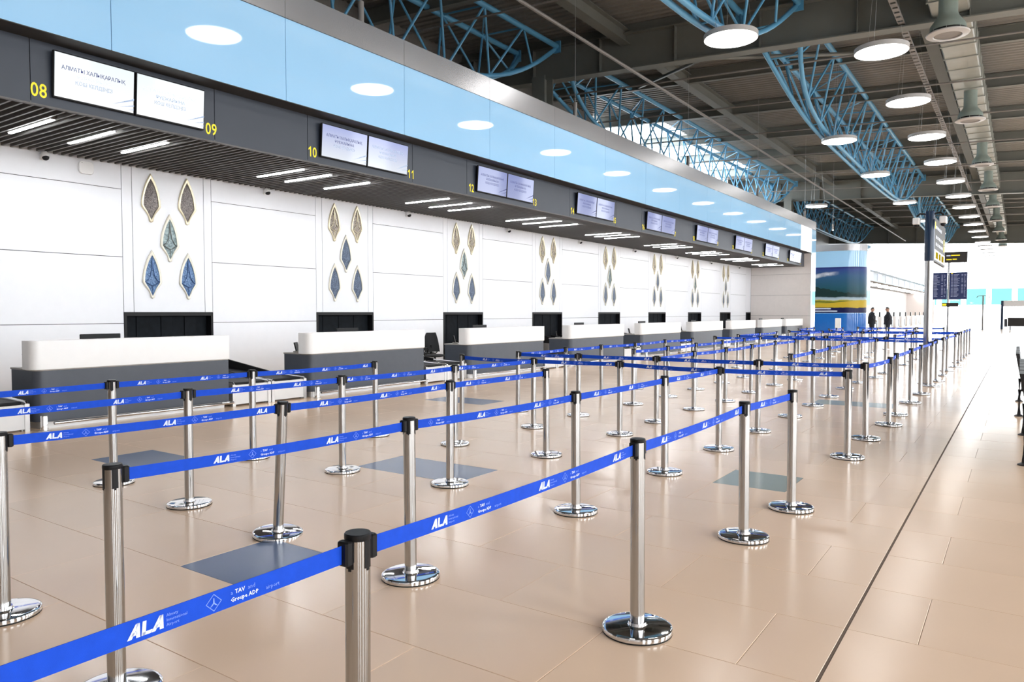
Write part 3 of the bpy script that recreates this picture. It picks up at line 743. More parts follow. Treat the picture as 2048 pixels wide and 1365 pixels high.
for i, (a, b) in enumerate(zip(CL, CR)):
    L = b-a; n1, n2 = 8+2*i, 9+2*i
    nm = '%s counter from the camera' % ORD[i]
    t = thing('check_in_counter', 'slate grey check-in counter with white upper panel, %s from the camera' % ORD[i], 'counter', (XF, a, 0), 0, 'check-in counters')
    mb = MB()
    pl = rounded_plan(-.75, 0, .03, L, .14)
    mb.loft([[(x, y, .1) for x, y in pl], [(x, y, .80) for x, y in pl]]).obj('body', 'counter', t, 35)
    pl2 = rounded_plan(-.70, -.06, .09, L-.05, .1)
    MB().loft([[(x, y, .0) for x, y in pl2], [(x, y, .1) for x, y in pl2]]).obj('plinth', 'steel', t, 35)
    MB().loft([[(x, y, .80) for x, y in rounded_plan(-.76, -.02, .02, L, .14)], [(x, y, .825) for x, y in rounded_plan(-.76, -.02, .02, L, .14)]]).obj('worktop', 'desk', t, 35)
    up = rounded_plan(-.26, .03, -.03, L, .12)
    lo = rounded_plan(-.26, -.02, .05, L-.35, .12); lo[-2:] = [(-.02, L-.02), (-.26, L-.02)]
    MB().loft([[(x, y, .79) for x, y in lo], [(x, y, .82) for x, y in up], [(x, y, 1.205) for x, y in up], [(x*.98, y, 1.212) for x, y in up]]).obj('upper_panel', 'counter_white', t, 35)
    k_ = MB().cyl((.10, .2, .085), (.10, L+.02, .085), .022, 10)
    k_.obj('kick_rail', 'chrome', t, 40)
    br = MB()
    for yy in (.3, L/2, L-.15): br.box((-.01, yy-.01, .075), (.10, yy+.01, .095))
    br.obj('rail_brackets', 'steel', t)
    bo = thing('corner_bollard', 'short stainless corner post at the left end of the %s' % nm, 'bollard', (XF+.16, a+.05, 0), 0, 'short corner posts')
    MB().lathe([(.045, 0), (.045, .2), (.04, .212), (.0, .214)], 16).obj('post', 'chrome', bo, 40)
    MB().lathe([(.07, 0), (.07, .008), (.046, .012)], 16).obj('flange', 'steel', bo, 40)
    # monitors
    t2 = thing('monitor', 'black monitor standing on the %s' % nm, 'monitor', (XF-.52, a+1.15+ (.3 if i % 2 else 0), .825), 0, 'monitors on the counters')
    MB().bbox((-.015, -.30, .12), (.015, .30, .45), .01).obj('display', 'black', t2)
    MB().box((-.05, -.03, .02), (-.015, .03, .3)).obj('stand', 'black', t2)
    MB().bbox((-.12, -.11, 0), (.06, .11, .018), .01).obj('foot', 'black', t2)
    t3 = thing('side_terminal', 'small black tilted terminal on the left end of the %s' % nm, 'terminal', (XF-.55, a+.19, .825), R(35), 'small terminals on the counters')
    d = MB(); mx = Matrix.Translation((0, 0, .03)) @ Matrix.Rotation(R(-14), 4, 'Y')
    d.box((-.012, -.1, 0), (.012, .1, .17), 0, mx); d.obj('display', 'black', t3)
    MB().bbox((-.07, -.07, 0), (.07, .07, .03), .01).obj('foot', 'desk', t3)
# conveyors in the gaps, and to the left of the first counter
def conveyor(y0, y1, label):
    t = thing('baggage_conveyor', label, 'conveyor', (XF, (y0+y1)/2, 0), 0, 'baggage conveyors between the counters')
    h = (y1-y0)/2-.01
    MB().box((-1.25, -h, .04), (-.02, h, .36)).obj('weigh_base', 'steel', t)
    MB().box((-.02, -h+.02, .03), (-.005, h-.02, .35)).obj('front_panel', 'white_plastic', t)
    for yy in (-h+.03, h-.03): MB().box((-.012, yy-.03, .0), (.006, yy+.03, .37)).obj('end_leg', 'steel', t)
    MB().bbox((-1.24, -h+.07, .36), (-.06, h-.07, .40), .015).obj('weigh_belt', 'conv_black', t)
    MB().loft([[(-1.27, -h, .08), (-1.27, h, .08), (-1.27, h, .38), (-1.27, -h, .38)], [(-3.3, -h, .08), (-3.3, h, .08), (-3.3, h, .5), (-3.3, -h, .5)]]).obj('feed_base', 'steel', t)
    MB().loft([[(-1.27, -h+.06, .39), (-1.27, h-.06, .39), (-1.27, h-.06, .41), (-1.27, -h+.06, .41)], [(-3.3, -h+.06, .51), (-3.3, h-.06, .51), (-3.3, h-.06, .53), (-3.3, -h+.06, .53)]]).obj('feed_belt', 'conv_black', t)
    for s in (1, -1):
        MB().tube([(.0, s*(h-.03), .37), (-.03, s*(h-.03), .395), (-1.2, s*(h-.03), .44)], .018, 8).obj('side_rail', 'chrome', t, 40)
        MB().box((-1.2, s*(h-.02)-.01, .3), (-.03, s*(h-.02)+.01, .40)).obj('side_guard', 'desk', t)
        ym = s*(h-.03)
        MB().loft([[(-1.0, ym-.02, .40), (-1.0, ym+.02, .40), (-1.0, ym+.02, .46), (-1.0, ym-.02, .46)], [(-3.25, ym-.02, .46), (-3.25, ym+.02, .46), (-3.25, ym+.02, .76), (-3.25, ym-.02, .76)]]).obj('feed_guard', 'conv_black', t)
        for x in (-.08, -1.15): MB().box((x-.03, s*(h-.05)-.03, 0), (x+.03, s*(h-.05)+.03, .06)).obj('foot', 'steel', t)
gaps = [(2.75, 4.5, 'at the left edge before the first counter')] + [(CR[i]+.06, CL[i+1]-.06, 'in the gap after the %s counter' % ORD[i]) for i in range(8)]
for i, (a, b, pos) in enumerate(gaps):
    m_ = (a+b)/2
    conveyor(a, m_, 'baggage conveyor %s, nearer of two' % pos)
    conveyor(m_, b, 'baggage conveyor %s, farther of two' % pos)
CH = [(2, -12.35, 14.5, -25, 'nearer'), (2, -13.2, 15.15, 160, 'farther'), (4, -12.4, 25.8, 20, 'nearer'), (4, -12.4, 26.9, 200, 'farther'), (5, -12.4, 31.4, 30, 'only'), (6, -12.4, 35.9, 15, 'only'), (7, -12.4, 40.9, 15, 'only'), (8, -12.4, 45.6, 20, 'only')]
for i, x, y, rz, sd in CH:
    chair(x, y, R(rz), 'black mesh office chair behind the %s counter, %s one' % (ORD[i], sd))

# ------------------------------------------------------------------ belt stanchions
base_m = MB().lathe([(.0, .05), (.042, .05), (.046, .036), (.05, .0335), (.158, .032), (.168, .0305), (.1735, .027), (.1755, .021), (.1755, .008)], 48).mesh('base', 'chrome', 30)
ring_m = MB().lathe([(.172, .009), (.176, .006), (.174, 0)], 40).mesh('rubber_ring', 'rubber', 50)
pole_m = MB().lathe([(.036, .035), (.036, .957)], 28).mesh('pole', 'brushed', 50)
cb = MB().lathe([(.0372, .953), (.0385, .957), (.0385, .968), (.036, .972), (.0, .972)], 28)
for k in range(4):
    a = math.pi/4 + k*math.pi/2; mx = Matrix.Rotation(a, 4, 'Z')
    for q in range(3):
        aa = (q-1)*.22; m2 = Matrix.Rotation(aa, 4, 'Z')
        cb.box((.0345, -.0045, .868 if q == 1 else .875), (.0375, .0045, .957), 0, mx @ m2)
cap_m = cb.mesh('cap', 'black', 30)
clip_m = MB().bbox((.034, -.021, .888), (.062, .021, .958), .006).mesh('belt_clip', 'black')
# print: ALA wordmark, three lines, diamond emblem, operator line
def ala():
    def A(x):
        return [[(x, 0), (x+.30, 0), (x+.86, 1), (x+.60, 1)], [(x+.60, 0), (x+.88, 0), (x+.86, 1), (x+.60, 1)], [(x+.24, .20), (x+.7, .20), (x+.7, .44), (x+.38, .44)]]
    def Lq(x): return [[(x, 0), (x+.28, 0), (x+.36, 1), (x+.10, 1)], [(x+.05, 0), (x+.62, 0), (x+.78, .24), (x+.05, .24)]]
    return A(0) + Lq(.96) + A(1.62)
BH = .052
comps = []       # (offset, width, list of (polys/text, material))
lw = .031
comps.append((.0, .085, [('poly', [[(x*lw*1.05, (y-.5)*lw) for x, y in p] for p in ala()], 0)]))
tl = []
for q, s in enumerate(('Almaty', 'International', 'Airport')):
    tl.append(('text', text(s, .0098, .004, 1), 0 if False else 1, (.088, .0075-.0108*q)))
comps.append((.0, .17, tl))
dm_ = []
r1, r2 = .021, .0188
for k in range(4):
    a0, a1 = math.pi/2*k, math.pi/2*(k+1)
    dm_.append([(.205+r1*math.cos(a0), r1*math.sin(a0)), (.205+r1*math.cos(a1), r1*math.sin(a1)), (.205+r2*math.cos(a1), r2*math.sin(a1)), (.205+r2*math.cos(a0), r2*math.sin(a0))])
dm_ += [[(.204, .011), (.206, .011), (.2075, -.004), (.2025, -.004)], [(.2025, -.001), (.2025, -.006), (.196, -.009), (.196, -.0075)], [(.2075, -.001), (.2075, -.006), (.214, -.009), (.214, -.0075)]]
comps.append((.18, .05, [('poly', dm_, 1)]))
tv = [('text', text('a ', .0145, .0, 1), 1, (.25, .0035)), ('text', text('TAV', .0145, .02, 1), 0, (.262, .0035)), ('text', text('and', .0145, .0, 1), 1, (.298, .0035)),
      ('text', text('Groupe ADP', .0145, .02, 1), 0, (.25, -.0145)), ('text', text('airport', .0145, .0, 1), 1, (.35, -.0145))]
comps.append((.25, .16, tv))
def place_print(mb, fn, fl, lo, hi, phase, detail):
    k = -1
    while phase + .65*k < hi:
        s0 = phase + .65*k; k += 1
        for off, wdt, items in comps:
            a = s0 + (.0 if items is not comps[1][2] else .088); b = s0 + off + wdt
            if items is comps[2][2]: a = s0 + .18
            if items is comps[3][2]: a = s0 + .25
            if a < lo or b > hi: continue
            for it in items:
                if it[0] == 'poly':
                    for p in it[1]:
                        n = len(mb.v); mb.v += [tuple(fn(s0+x, y)) for x, y in p]; q = tuple(range(n, n+len(p)))
                        mb.f.append(tuple(reversed(q)) if fl else q); mb.m.append(it[2])
                elif detail:
                    put_text(mb, it[1], lambda x, y: fn(s0+x+it[3][0], y+it[3][1]), it[2], fl)
                else:
                    xs = [p[0] for p in it[1][0]]; ysx = [p[1] for p in it[1][0]]
                    x0, x1 = it[3][0]+min(xs), it[3][0]+max(xs); y0, y1 = it[3][1]+.002, it[3][1]+max(ysx)*.7
                    n = len(mb.v); mb.v += [tuple(fn(s0+x, y)) for x, y in ((x0, y0), (x1, y0), (x1, y1), (x0, y1))]; q = (n, n+1, n+2, n+3)
                    mb.f.append(tuple(reversed(q)) if fl else q); mb.m.append(it[2])
BZ = .922
posts = {}
def head(p): return Vector((p[0]+p[2], p[1]+p[3], BZ))
def stanchion(key, x, y, label, lx=0., ly=0., clips=()):
    t = thing('belt_stanchion', label, 'stanchion', (x, y, 0), 0, 'chrome belt stanchions of the queue')
    tl_ = (lx, ly)
    # lean of the post: rotate so that the head shifts by (lx, ly)
    t.rotation_euler = (math.atan2(-ly, .95), math.atan2(lx, .95), 0)
    sp = rnd.uniform(0, 6.28)
    link('base', base_m, t, None, (0, 0, sp)); link('rubber_ring', ring_m, t); link('pole', pole_m, t); link('cap', cap_m, t, None, (0, 0, sp))
    posts[key] = (x, y, lx, ly, t)
    return t
def belt(ka, kb, phase=.42):
    a, b = posts[ka], posts[kb]
    A, B = head(a), head(b); d = (B-A); d.z = 0; Ld = d.length; u = d/Ld
    sg = rnd.uniform(.002, .012)
    n = 8
    t = a[4]
    inv = (Matrix.Translation(t.location) @ t.rotation_euler.to_matrix().to_4x4()).inverted()
    ang = math.atan2(u.y, u.x)
    for tt, an in ((t, ang), (b[4], ang+math.pi)): link('belt_clip', clip_m, tt, None, (0, 0, an))
    nrm = Vector((u.y, -u.x, 0))
    mid_ = (A+B)/2
    if nrm.dot(Vector((0, 0, 0)) - Vector((mid_.x, mid_.y, 0))) < 0: nrm = -nrm
    right = Vector((0, 0, 1)).cross(nrm)
    def P(s, h, off): 
        q = A + u*s + nrm*off; q.z += h - sg*4*(s/Ld)*(1-s/Ld); return inv @ q
    mb = MB()
    for i in range(n):
        s0, s1 = .05+(Ld-.1)*i/n, .05+(Ld-.1)*(i+1)/n
        for off in (.001, -.001):
            q = [P(s0, -BH/2, off), P(s1, -BH/2, off), P(s1, BH/2, off), P(s0, BH/2, off)]
            mb.quad(*q)
        for h in (-BH/2, BH/2): mb.quad(P(s0, h, .001), P(s1, h, .001), P(s1, h, -.001), P(s0, h, -.001))
    bo = mb.obj('belt', 'belt', t)
    dist = (mid_ - Vector((0, 0, 1.6))).length
    det = dist < 9
    pb = MB()
    same = right.dot(u) > 0
    # printed on both faces; each reads from its own side
    for face in (1, -1):
        fwd = same if face == 1 else not same
        off = .0022*face
        fn = (lambda s, h, off=off: P(s, h, off)) if fwd else (lambda s, h, off=off: P(Ld-s, h, off))
        if face == -1 and dist > 14: continue
        place_print(pb, fn, False, .07, Ld-.07, phase, det and face == 1 or dist < 5)
    lo_ = pb.obj('lettering', ['print', 'print_blue'], bo)
    if dist > 9: lo_['kind'] = 'stuff'
RN = ['walkway-side', 'second', 'middle', 'fourth', 'counter-side']
B1 = {0: [(-1.55, -.55), (-1.55, 1.47), (-1.55, 3.37), (-1.58, 5.2), (-1.5, 6.2)],
      1: [(-3.085, 1.57), (-3.0, 3.29), (-2.9, 5.13), (-2.88, 6.88), (-2.86, 8.42)],
      2: [(-4.39, 1.65), (-4.36, 3.38), (-4.33, 5.29), (-4.32, 6.97)],
      3: [(-5.65, 1.6), (-5.65, 3.5), (-5.59, 5.13), (-5.6, 6.94), (-5.54, 8.6)],
      4: [(-6.95, 1.75), (-6.95, 3.55), (-6.92, 5.05), (-6.86, 6.87)]}
PH = {0: (.065, .32, .30), 1: (.45, .63, .30), 2: (.22, .34, .23), 3: (.64, .39, .07), 4: (.37, .24, .31)}
for r, pts in B1.items():
    for k, (x, y) in enumerate(pts):
        lx, ly = (.07, .0) if (r, k) == (2, 1) else (rnd.uniform(-.008, .008), rnd.uniform(-.008, .008))
        if (r, k) == (1, 0): lab = 'chrome belt post at lower left, black top in front of the second nearest belt'
        elif (r, k) == (0, 1): lab = 'nearest chrome belt post, base cut off by the bottom edge, left of centre'
        elif (r, k) == (0, 0): lab = 'chrome belt post outside the frame that holds the nearest belt'
        else: lab = 'chrome belt post, %s in the %s row of the nearest queue' % (ORD[k - (1 if r in (0, 3, 4) and k else 0)], RN[r])
        if r in (3, 4) and k == 0: lab = 'chrome belt post left outside the frame in the %s row' % RN[r]
        stanchion(('a', r, k), x, y, lab, lx, ly)
    for k in range(len(pts)-1): belt(('a', r, k), ('a', r, k+1), PH[r][min(k, 2)])
stanchion(('t2', 4), -6.9, 8.72, 'chrome belt post at the counter end of the cross belt closing the nearest queue')
stanchion(('t2', 2), -4.28, 8.72, 'chrome belt post in the middle of the cross belt closing the nearest queue')
stanchion(('t2', 0), -1.53, 8.74, 'chrome belt post at the walkway end of the cross belt closing the nearest queue')
posts[('t2', 3)] = posts[('a', 3, 4)]; posts[('t2', 1)] = posts[('a', 1, 4)]
for k in (4, 3, 2, 1): belt(('t2', k), ('t2', k-1))
cx_ = [-1.57, -2.87, -4.33, -5.6, -6.68]
def cross(key, ys_, name, rows=(4, 3, 2, 1, 0)):
    for r in rows:
        stanchion((key, r), cx_[r], ys_[r], 'chrome belt post of the %s row on %s' % (RN[r], name), rnd.uniform(-.01, .01), rnd.uniform(-.01, .01))
    for a, b in zip(rows, rows[1:]): belt((key, a), (key, b))
cross('t1', [10.15, 10.0, 10.02, 9.97, 9.9], 'the cross belt that opens the middle queue')
B2 = {0: [(-1.5, 11.6), (-1.56, 12.8), (-1.56, 14.66), (-1.57, 16.35), (-1.55, 18.25)],
      1: [(-2.87, 11.7), (-2.89, 13.3), (-2.94, 14.84), (-2.98, 16.6), (-2.98, 18.15)],
      2: [(-4.38, 11.65), (-4.33, 13.07), (-4.38, 14.77), (-4.4, 16.57), (-4.34, 18.1)],
      3: [(-5.5, 11.72), (-5.44, 13.13), (-5.5, 14.74), (-5.52, 16.42), (-5.54, 18.1)],
      4: [(-6.75, 11.55), (-6.73, 12.9), (-6.62, 14.2), (-6.8, 16.2), (-6.65, 17.55)]}
for r, pts in B2.items():
    for k, (x, y) in enumerate(pts):
        stanchion(('b', r, k), x, y, 'chrome belt post, %s in the %s row of the middle queue' % (ORD[k], RN[r]), rnd.uniform(-.01, .01), rnd.uniform(-.01, .01))
    for k in range(len(pts)-1): belt(('b', r, k), ('b', r, k+1), .3)
belt(('t1', 0), ('b', 0, 0)); belt(('t1', 2), ('b', 2, 0)); belt(('t1', 4), ('b', 4, 0))
cross('t3', [19.7, 19.8, 19.85, 19.6, 19.3], 'the cross belt that closes the middle queue')
belt(('b', 3, 4), ('t3', 3)); belt(('b', 1, 4), ('t3', 1)); belt(('b', 0, 4), ('t3', 0))
cross('t4', [21.5, 21.4, 21.4, 21.2, 21.2], 'the cross belt that opens the third queue')
for r in range(5):
    for k, y in enumerate((23.3, 25.2)):
        stanchion(('c', r, k), cx_[r]+rnd.uniform(-.05, .05), y+rnd.uniform(-.15, .15), 'chrome belt post, %s in the %s row of the third queue' % (ORD[k], RN[r]))
    belt(('c', r, 0), ('c', r, 1), .3)
for r in (0, 2, 4): belt(('t4', r), ('c', r, 0), .3)
cross('t5', [27.2, 27.1, 27.0, 27.0, 26.9], 'the cross belt that closes the third queue')
for r in (1, 3): belt(('c', r, 1), ('t5', r), .3)
cross('t6', [28.6, 28.5, 28.5, 28.4, 28.4], 'the cross belt that opens the farthest queue')
for r in range(5):
    for k, y in enumerate((30.4, 31.9, 33.4)):
        stanchion(('d', r, k), cx_[r]+rnd.uniform(-.05, .05) - (.0 if r == 0 else .5), y+rnd.uniform(-.15, .15), 'chrome belt post, %s in the %s row of the farthest queue' % (ORD[k], RN[r]))
    for k in (0, 1): belt(('d', r, k), ('d', r, k+1), .3)
belt(('t6', 0), ('d', 0, 0), .3)
for r, (x, y) in enumerate(((-2.6, 35.8), (-3.6, 35.6), (-4.7, 35.3), (-5.8, 35.0))):
    stanchion(('t7', r), x, y, 'chrome belt post, %s from the walkway on the farthest cross belt' % ORD[r])
for r in (3, 2, 1): belt(('t7', r), ('t7', r-1), .3)

# ------------------------------------------------------------------ pole with sign and cameras
t = thing('sign_pole', 'tall steel pole with navy sleeve and hanging signs beside the queue', 'pole', (-1.69, 18.85, 0))
MB().lathe([(.085, 0), (.085, 2.76)], 28).obj('shaft', 'brushed', t, 40)
MB().lathe([(.19, 0), (.19, .012), (.1, .02)], 28).obj('base_plate', 'brushed', t, 40)
MB().lathe([(.098, 2.74), (.1, 2.75), (.1, 3.82), (.09, 3.84), (.0, 3.84)], 28).obj('sleeve', 'navy_sleeve', t, 40)
sg_ = MB().bbox((.02, .14, 2.74), (.08, 3.0, 3.74), .012).obj('sign_panel', 'sign_dark', t)
pr = MB()
def bar(y0, z0, y1, z1, mi): pr.quad((.0815, y0, z0), (.0815, y1, z0), (.0815, y1, z1), (.0815, y0, z1), mi)
bar(.22, 2.79, 2.9, 3.02, 1); bar(.5, 2.83, 1.1, 2.98, 2); bar(1.3, 2.83, 1.8, 2.98, 2); bar(2.0, 2.83, 2.6, 2.98, 2)
for z, n in ((3.5, 4), (3.28, 5), (3.12, 5)):
    for k in range(n): bar(.5+k*.38, z, .5+k*.38+.25, z+.07, 0)
    if z < 3.4: bar(2.5, z-.02, 2.75, z+.12, 2)
bar(.25, 3.48, .42, 3.64, 2)
pr.obj('sign_print', ['print', 'white_plastic', 'yellow'], sg_)
for s in (1, -1):
    a = MB().tube([(s*.06, 0, 3.78), (s*.2, -.02*s, 3.80), (s*.26, 0, 3.74)], .02, 8).obj('camera_arm', 'black', t, 60)
    ca = MB().bbox((s*.26-.07, -.16, 3.55), (s*.26+.07, .1, 3.70), .02).obj('camera_body', 'white_plastic', t)
    MB().lathe([(.055, .0), (.05, -.05), (.02, -.07), (.0, -.072)], 16, (s*.26, -.06, 3.56)).obj('camera_dome', 'black', ca, 50)

# flight display stand
t = thing('display_stand', 'tall stand carrying two black flight boards beyond the sign pole', 'display stand', (-2.76, 40, 0))
MB().lathe([(.06, 0), (.06, 3.95)], 20).obj('pole', 'brushed', t, 40)
MB().lathe([(.3, 0), (.3, .015), (.07, .03)], 24).obj('base_plate', 'brushed', t, 40)
for s in (0, 1):
    x0 = -.76 if s == 0 else .04
    d = MB().bbox((x0, -.12, 2.2), (x0+.70, -.05, 3.45), .015).obj('flight_board', 'board', t)
    tx = MB()
    for q in range(19):
        z = 3.33 - q*.056
        for (a, b_) in ((.05, .13), (.16, .16+rnd.uniform(.12, .24)), (.46, .53), (.57, .57+rnd.uniform(.03, .08))):
            if rnd.random() < .9 or a < .2: tx.quad((x0+a, -.1215, z), (x0+b_, -.1215, z), (x0+b_, -.1215, z+.017), (x0+a, -.1215, z+.017), 0)
    tx.quad((x0+.05, -.1215, 3.38), (x0+.12, -.1215, 3.38), (x0+.12, -.1215, 3.42), (x0+.05, -.1215, 3.42), 1)
    tx.obj('board_print', ['board_text', 'yellow'], d)
d = MB().bbox((-.23, -.1, 3.9), (.72, -.04, 4.4), .015).obj('top_sign', 'sign_dark', t)
tx = MB()
for (a, b_, z, mi) in ((-.12, .05, 4.2, 0), (.07, .42, 4.21, 1), (-.12, .1, 4.02, 1), (.13, .3, 4.03, 1)): tx.quad((a, -.1015, z), (b_, -.1015, z), (b_, -.1015, z+.05), (a, -.1015, z+.05), mi)
tx.obj('sign_print', ['print', 'yellow'], d)
d = MB().bbox((-.26, -.1, 1.86), (.4, -.05, 2.04), .01).obj('small_sign', 'sign_dark', t)
tx = MB().quad((-.24, -.1015, 1.9), (-.08, -.1015, 1.9), (-.08, -.1015, 2.0), (-.24, -.1015, 2.0)); tx.obj('sign_print', 'yellow', d)

# ------------------------------------------------------------------ second check-in island far down the hall
YI, YJ = 65.9, 126.0
def plan(r=1.6, n=10):
    p = [(-20.3, YI)]
    for k in range(n+1): a = R(-90+90*k/n); p.append((XP-r+r*math.cos(a), YI+r+r*math.sin(a)))
    return p
pl = plan()
def strip(z0, z1, off=0.):
    mb = MB(); pp = [(x, y) for x, y in pl]
    nn = []
    for i in range(len(pp)):
        if i == 0: nx, ny = 0, -1
        else:
            a = R(-90+90*(i-1)/10); nx, ny = math.cos(a), math.sin(a)
        nn.append((pp[i][0]+nx*off, pp[i][1]+ny*off))
    mb.loft([[(x, y, z0) for x, y in nn], [(x, y, z1) for x, y in nn]], cap=False, closed=False); return mb
isl = struct(MB().loft([[(x, y, 0) for x, y in pl+[(XP, YI+3.2), (-20.3, YI+3.2)]], [(x, y, ZG) for x, y in pl+[(XP, YI+3.2), (-20.3, YI+3.2)]]]).obj('wall_island', 'gloss', None, 40))
strip(0, 1.5, .012).obj('base_panel', 'gloss_deep', isl, 50)
strip(ZB, ZG+.02, .015).obj('top_band', 'band', isl, 50)
post = strip(1.55, 5.35, .02)
def mural_mat():
    m = mat('printed_landscape_poster', (.2, .3, .4), .3, spec=.2, var=0); nt = m.node_tree; L = nt.links; b = nt.nodes['Principled BSDF']
    tc = nt.nodes.new('ShaderNodeTexCoord'); sp = nt.nodes.new('ShaderNodeSeparateXYZ'); L.new(tc.outputs['Object'], sp.inputs[0])
    def rng(src, a, b_):
        r = nt.nodes.new('ShaderNodeMapRange'); r.inputs['From Min'].default_value = a; r.inputs['From Max'].default_value = b_; L.new(src, r.inputs['Value']); return r.outputs[0]
    z = rng(sp.outputs['Z'], 1.55, 5.35)
    n = nt.nodes.new('ShaderNodeTexNoise'); n.inputs['Scale'].default_value = .9; n.inputs['Detail'].default_value = 5; L.new(tc.outputs['Object'], n.inputs['Vector'])
    ma = nt.nodes.new('ShaderNodeMath'); ma.operation = 'MULTIPLY_ADD'; ma.inputs[1].default_value = .09; L.new(n.outputs['Fac'], ma.inputs[0])
    sb = nt.nodes.new('ShaderNodeMath'); sb.operation = 'SUBTRACT'; sb.inputs[1].default_value = .045; L.new(z, sb.inputs[0]); L.new(sb.outputs[0], ma.inputs[2])
    rp = nt.nodes.new('ShaderNodeValToRGB'); e = rp.color_ramp; e.interpolation = 'LINEAR'
    cols = [(0, (.01, .012, .07)), (.118, (.01, .012, .07)), (.125, (.62, .45, .03)), (.2, (.50, .42, .04)), (.24, (.08, .12, .02)), (.27, (.42, .38, .05)), (.29, (.45, .55, .62)), (.33, (.30, .42, .52)), (.36, (.015, .05, .05)), (.55, (.02, .09, .13)), (.8, (.03, .10, .22)), (.95, (.03, .06, .25)), (1, (.02, .03, .16))]
    e.elements[0].position, e.elements[0].color = cols[0][0], (*cols[0][1], 1); e.elements[1].position, e.elements[1].color = 1, (*cols[-1][1], 1)
    for p_, c in cols[1:-1]: q = e.elements.new(p_); q.color = (*c, 1)
    L.new(ma.outputs[0], rp.inputs[0])
    # diagonal cloud streak
    x = rng(sp.outputs['X'], -18.5, -11.0)
    d1 = nt.nodes.new('ShaderNodeMath'); d1.operation = 'MULTIPLY_ADD'; d1.inputs[1].default_value = -.26; L.new(x, d1.inputs[0]); L.new(ma.outputs[0], d1.inputs[2])
    ab = nt.nodes.new('ShaderNodeMath'); ab.operation = 'SUBTRACT'; ab.inputs[1].default_value = .66; L.new(d1.outputs[0], ab.inputs[0])
    ab2 = nt.nodes.new('ShaderNodeMath'); ab2.operation = 'ABSOLUTE'; L.new(ab.outputs[0], ab2.inputs[0])
    cl = nt.nodes.new('ShaderNodeMapRange'); cl.inputs['From Min'].default_value = .055; cl.inputs['From Max'].default_value = .02; L.new(ab2.outputs[0], cl.inputs['Value'])
    n3 = nt.nodes.new('ShaderNodeTexNoise'); n3.inputs['Scale'].default_value = 2.6; n3.inputs['Detail'].default_value = 6; L.new(tc.outputs['Object'], n3.inputs['Vector'])
    cm = nt.nodes.new('ShaderNodeMath'); cm.operation = 'MULTIPLY'; L.new(cl.outputs[0], cm.inputs[0]); L.new(n3.outputs['Fac'], cm.inputs[1])
    xm = nt.nodes.new('ShaderNodeMapRange'); xm.inputs['From Min'].default_value = .82; xm.inputs['From Max'].default_value = .7; L.new(x, xm.inputs['Value'])
    cm2 = nt.nodes.new('ShaderNodeMath'); cm2.operation = 'MULTIPLY'; L.new(cm.outputs[0], cm2.inputs[0]); L.new(xm.outputs[0], cm2.inputs[1])
    mx = nt.nodes.new('ShaderNodeMix'); mx.data_type = 'RGBA'; L.new(cm2.outputs[0], mx.inputs[0]); L.new(rp.outputs[0], mx.inputs[6]); mx.inputs[7].default_value = (.85, .9, .97, 1)
    def math_(op, a, b_=None, c=None):
        q = nt.nodes.new('ShaderNodeMath'); q.operation = op
        for i, v in enumerate((a, b_, c)):
            if v is None: continue
            if isinstance(v, (int, float)): q.inputs[i].default_value = v
            else: L.new(v, q.inputs[i])
        return q.outputs[0]
    peak = math_('SUBTRACT', 1.0, math_('ABSOLUTE', math_('MULTIPLY', math_('SUBTRACT', x, .5), 1.7)))
    lim = math_('MULTIPLY_ADD', n3.outputs['Fac'], .10, math_('MULTIPLY_ADD', peak, .24, .31))
    mnt = math_('MULTIPLY', math_('LESS_THAN', z, lim), math_('GREATER_THAN', ma.outputs[0], .345))
    fld = math_('MULTIPLY', math_('LESS_THAN', z, math_('MULTIPLY_ADD', x, .20, .07)), math_('GREATER_THAN', z, .118))
    m1 = nt.nodes.new('ShaderNodeMix'); m1.data_type = 'RGBA'; L.new(mnt, m1.inputs[0]); L.new(mx.outputs[2], m1.inputs[6]); m1.inputs[7].default_value = (.012, .035, .035, 1)
    m2_ = nt.nodes.new('ShaderNodeMix'); m2_.data_type = 'RGBA'; L.new(fld, m2_.inputs[0]); L.new(m1.outputs[2], m2_.inputs[6]); m2_.inputs[7].default_value = (.55, .40, .035, 1)
    L.new(m2_.outputs[2], b.inputs['Base Color']); return m
M['mural'] = mural_mat()
po = tag(post.obj('landscape_poster', 'mural', None, 50), 'large landscape poster wrapped round the far rounded wall corner', 'poster')
ptx = MB()
for (x0, x1, z) in ((-18.3, -17.2, 1.85), (-18.3, -16.7, 1.65), (-14.9, -13.0, 1.85), (-15.4, -12.5, 1.65)):
    ptx.quad((x0, YI-.024, z), (x1, YI-.024, z), (x1, YI-.024, z+.09), (x0, YI-.024, z+.09))
ptx.quad((-15.95, YI-.024, 1.62), (-15.92, YI-.024, 1.62), (-15.92, YI-.024, 1.98), (-15.95, YI-.024, 1.98))
ptx.obj('poster_print', 'print', po)
def dbox(name, lo, hi, m, par=isl): return box_obj(name, lo, hi, m, par)
dbox('upper_wall', (XB, YI+3.2, ZF), (XP, YJ, ZB), 'gloss'); dbox('upper_band', (XB, YI+3.2, ZB), (XP, YJ, ZG), 'band')
dbox('fascia', (XF-.1, YI+3.2, ZS), (XF, YJ, ZF), 'fascia'); dbox('soffit', (XB, YI+3.2, ZS), (XF-.1, YJ, ZS+.1), 'slat')
dbox('inner_wall', (XB-.3, YI+3.2, 0), (XB, YJ, ZG), 'white_panel')
dbox('end_wall', (XB-.3, YJ, 0), (XP, YJ+1, ZG), 'beige_panel')
for k in range(12):
    y = YI+5+k*4.9
    for q in range(3): link('soffit_lamp', dm, isl, (-12.33, y+q*.9, ZS-.01))
    d = MB().box((0, 0, 4.52), (.03, 2.2, 5.15)).obj('far_screen', 'scr_lav', isl); d.location = (XF+.002, y, 0)
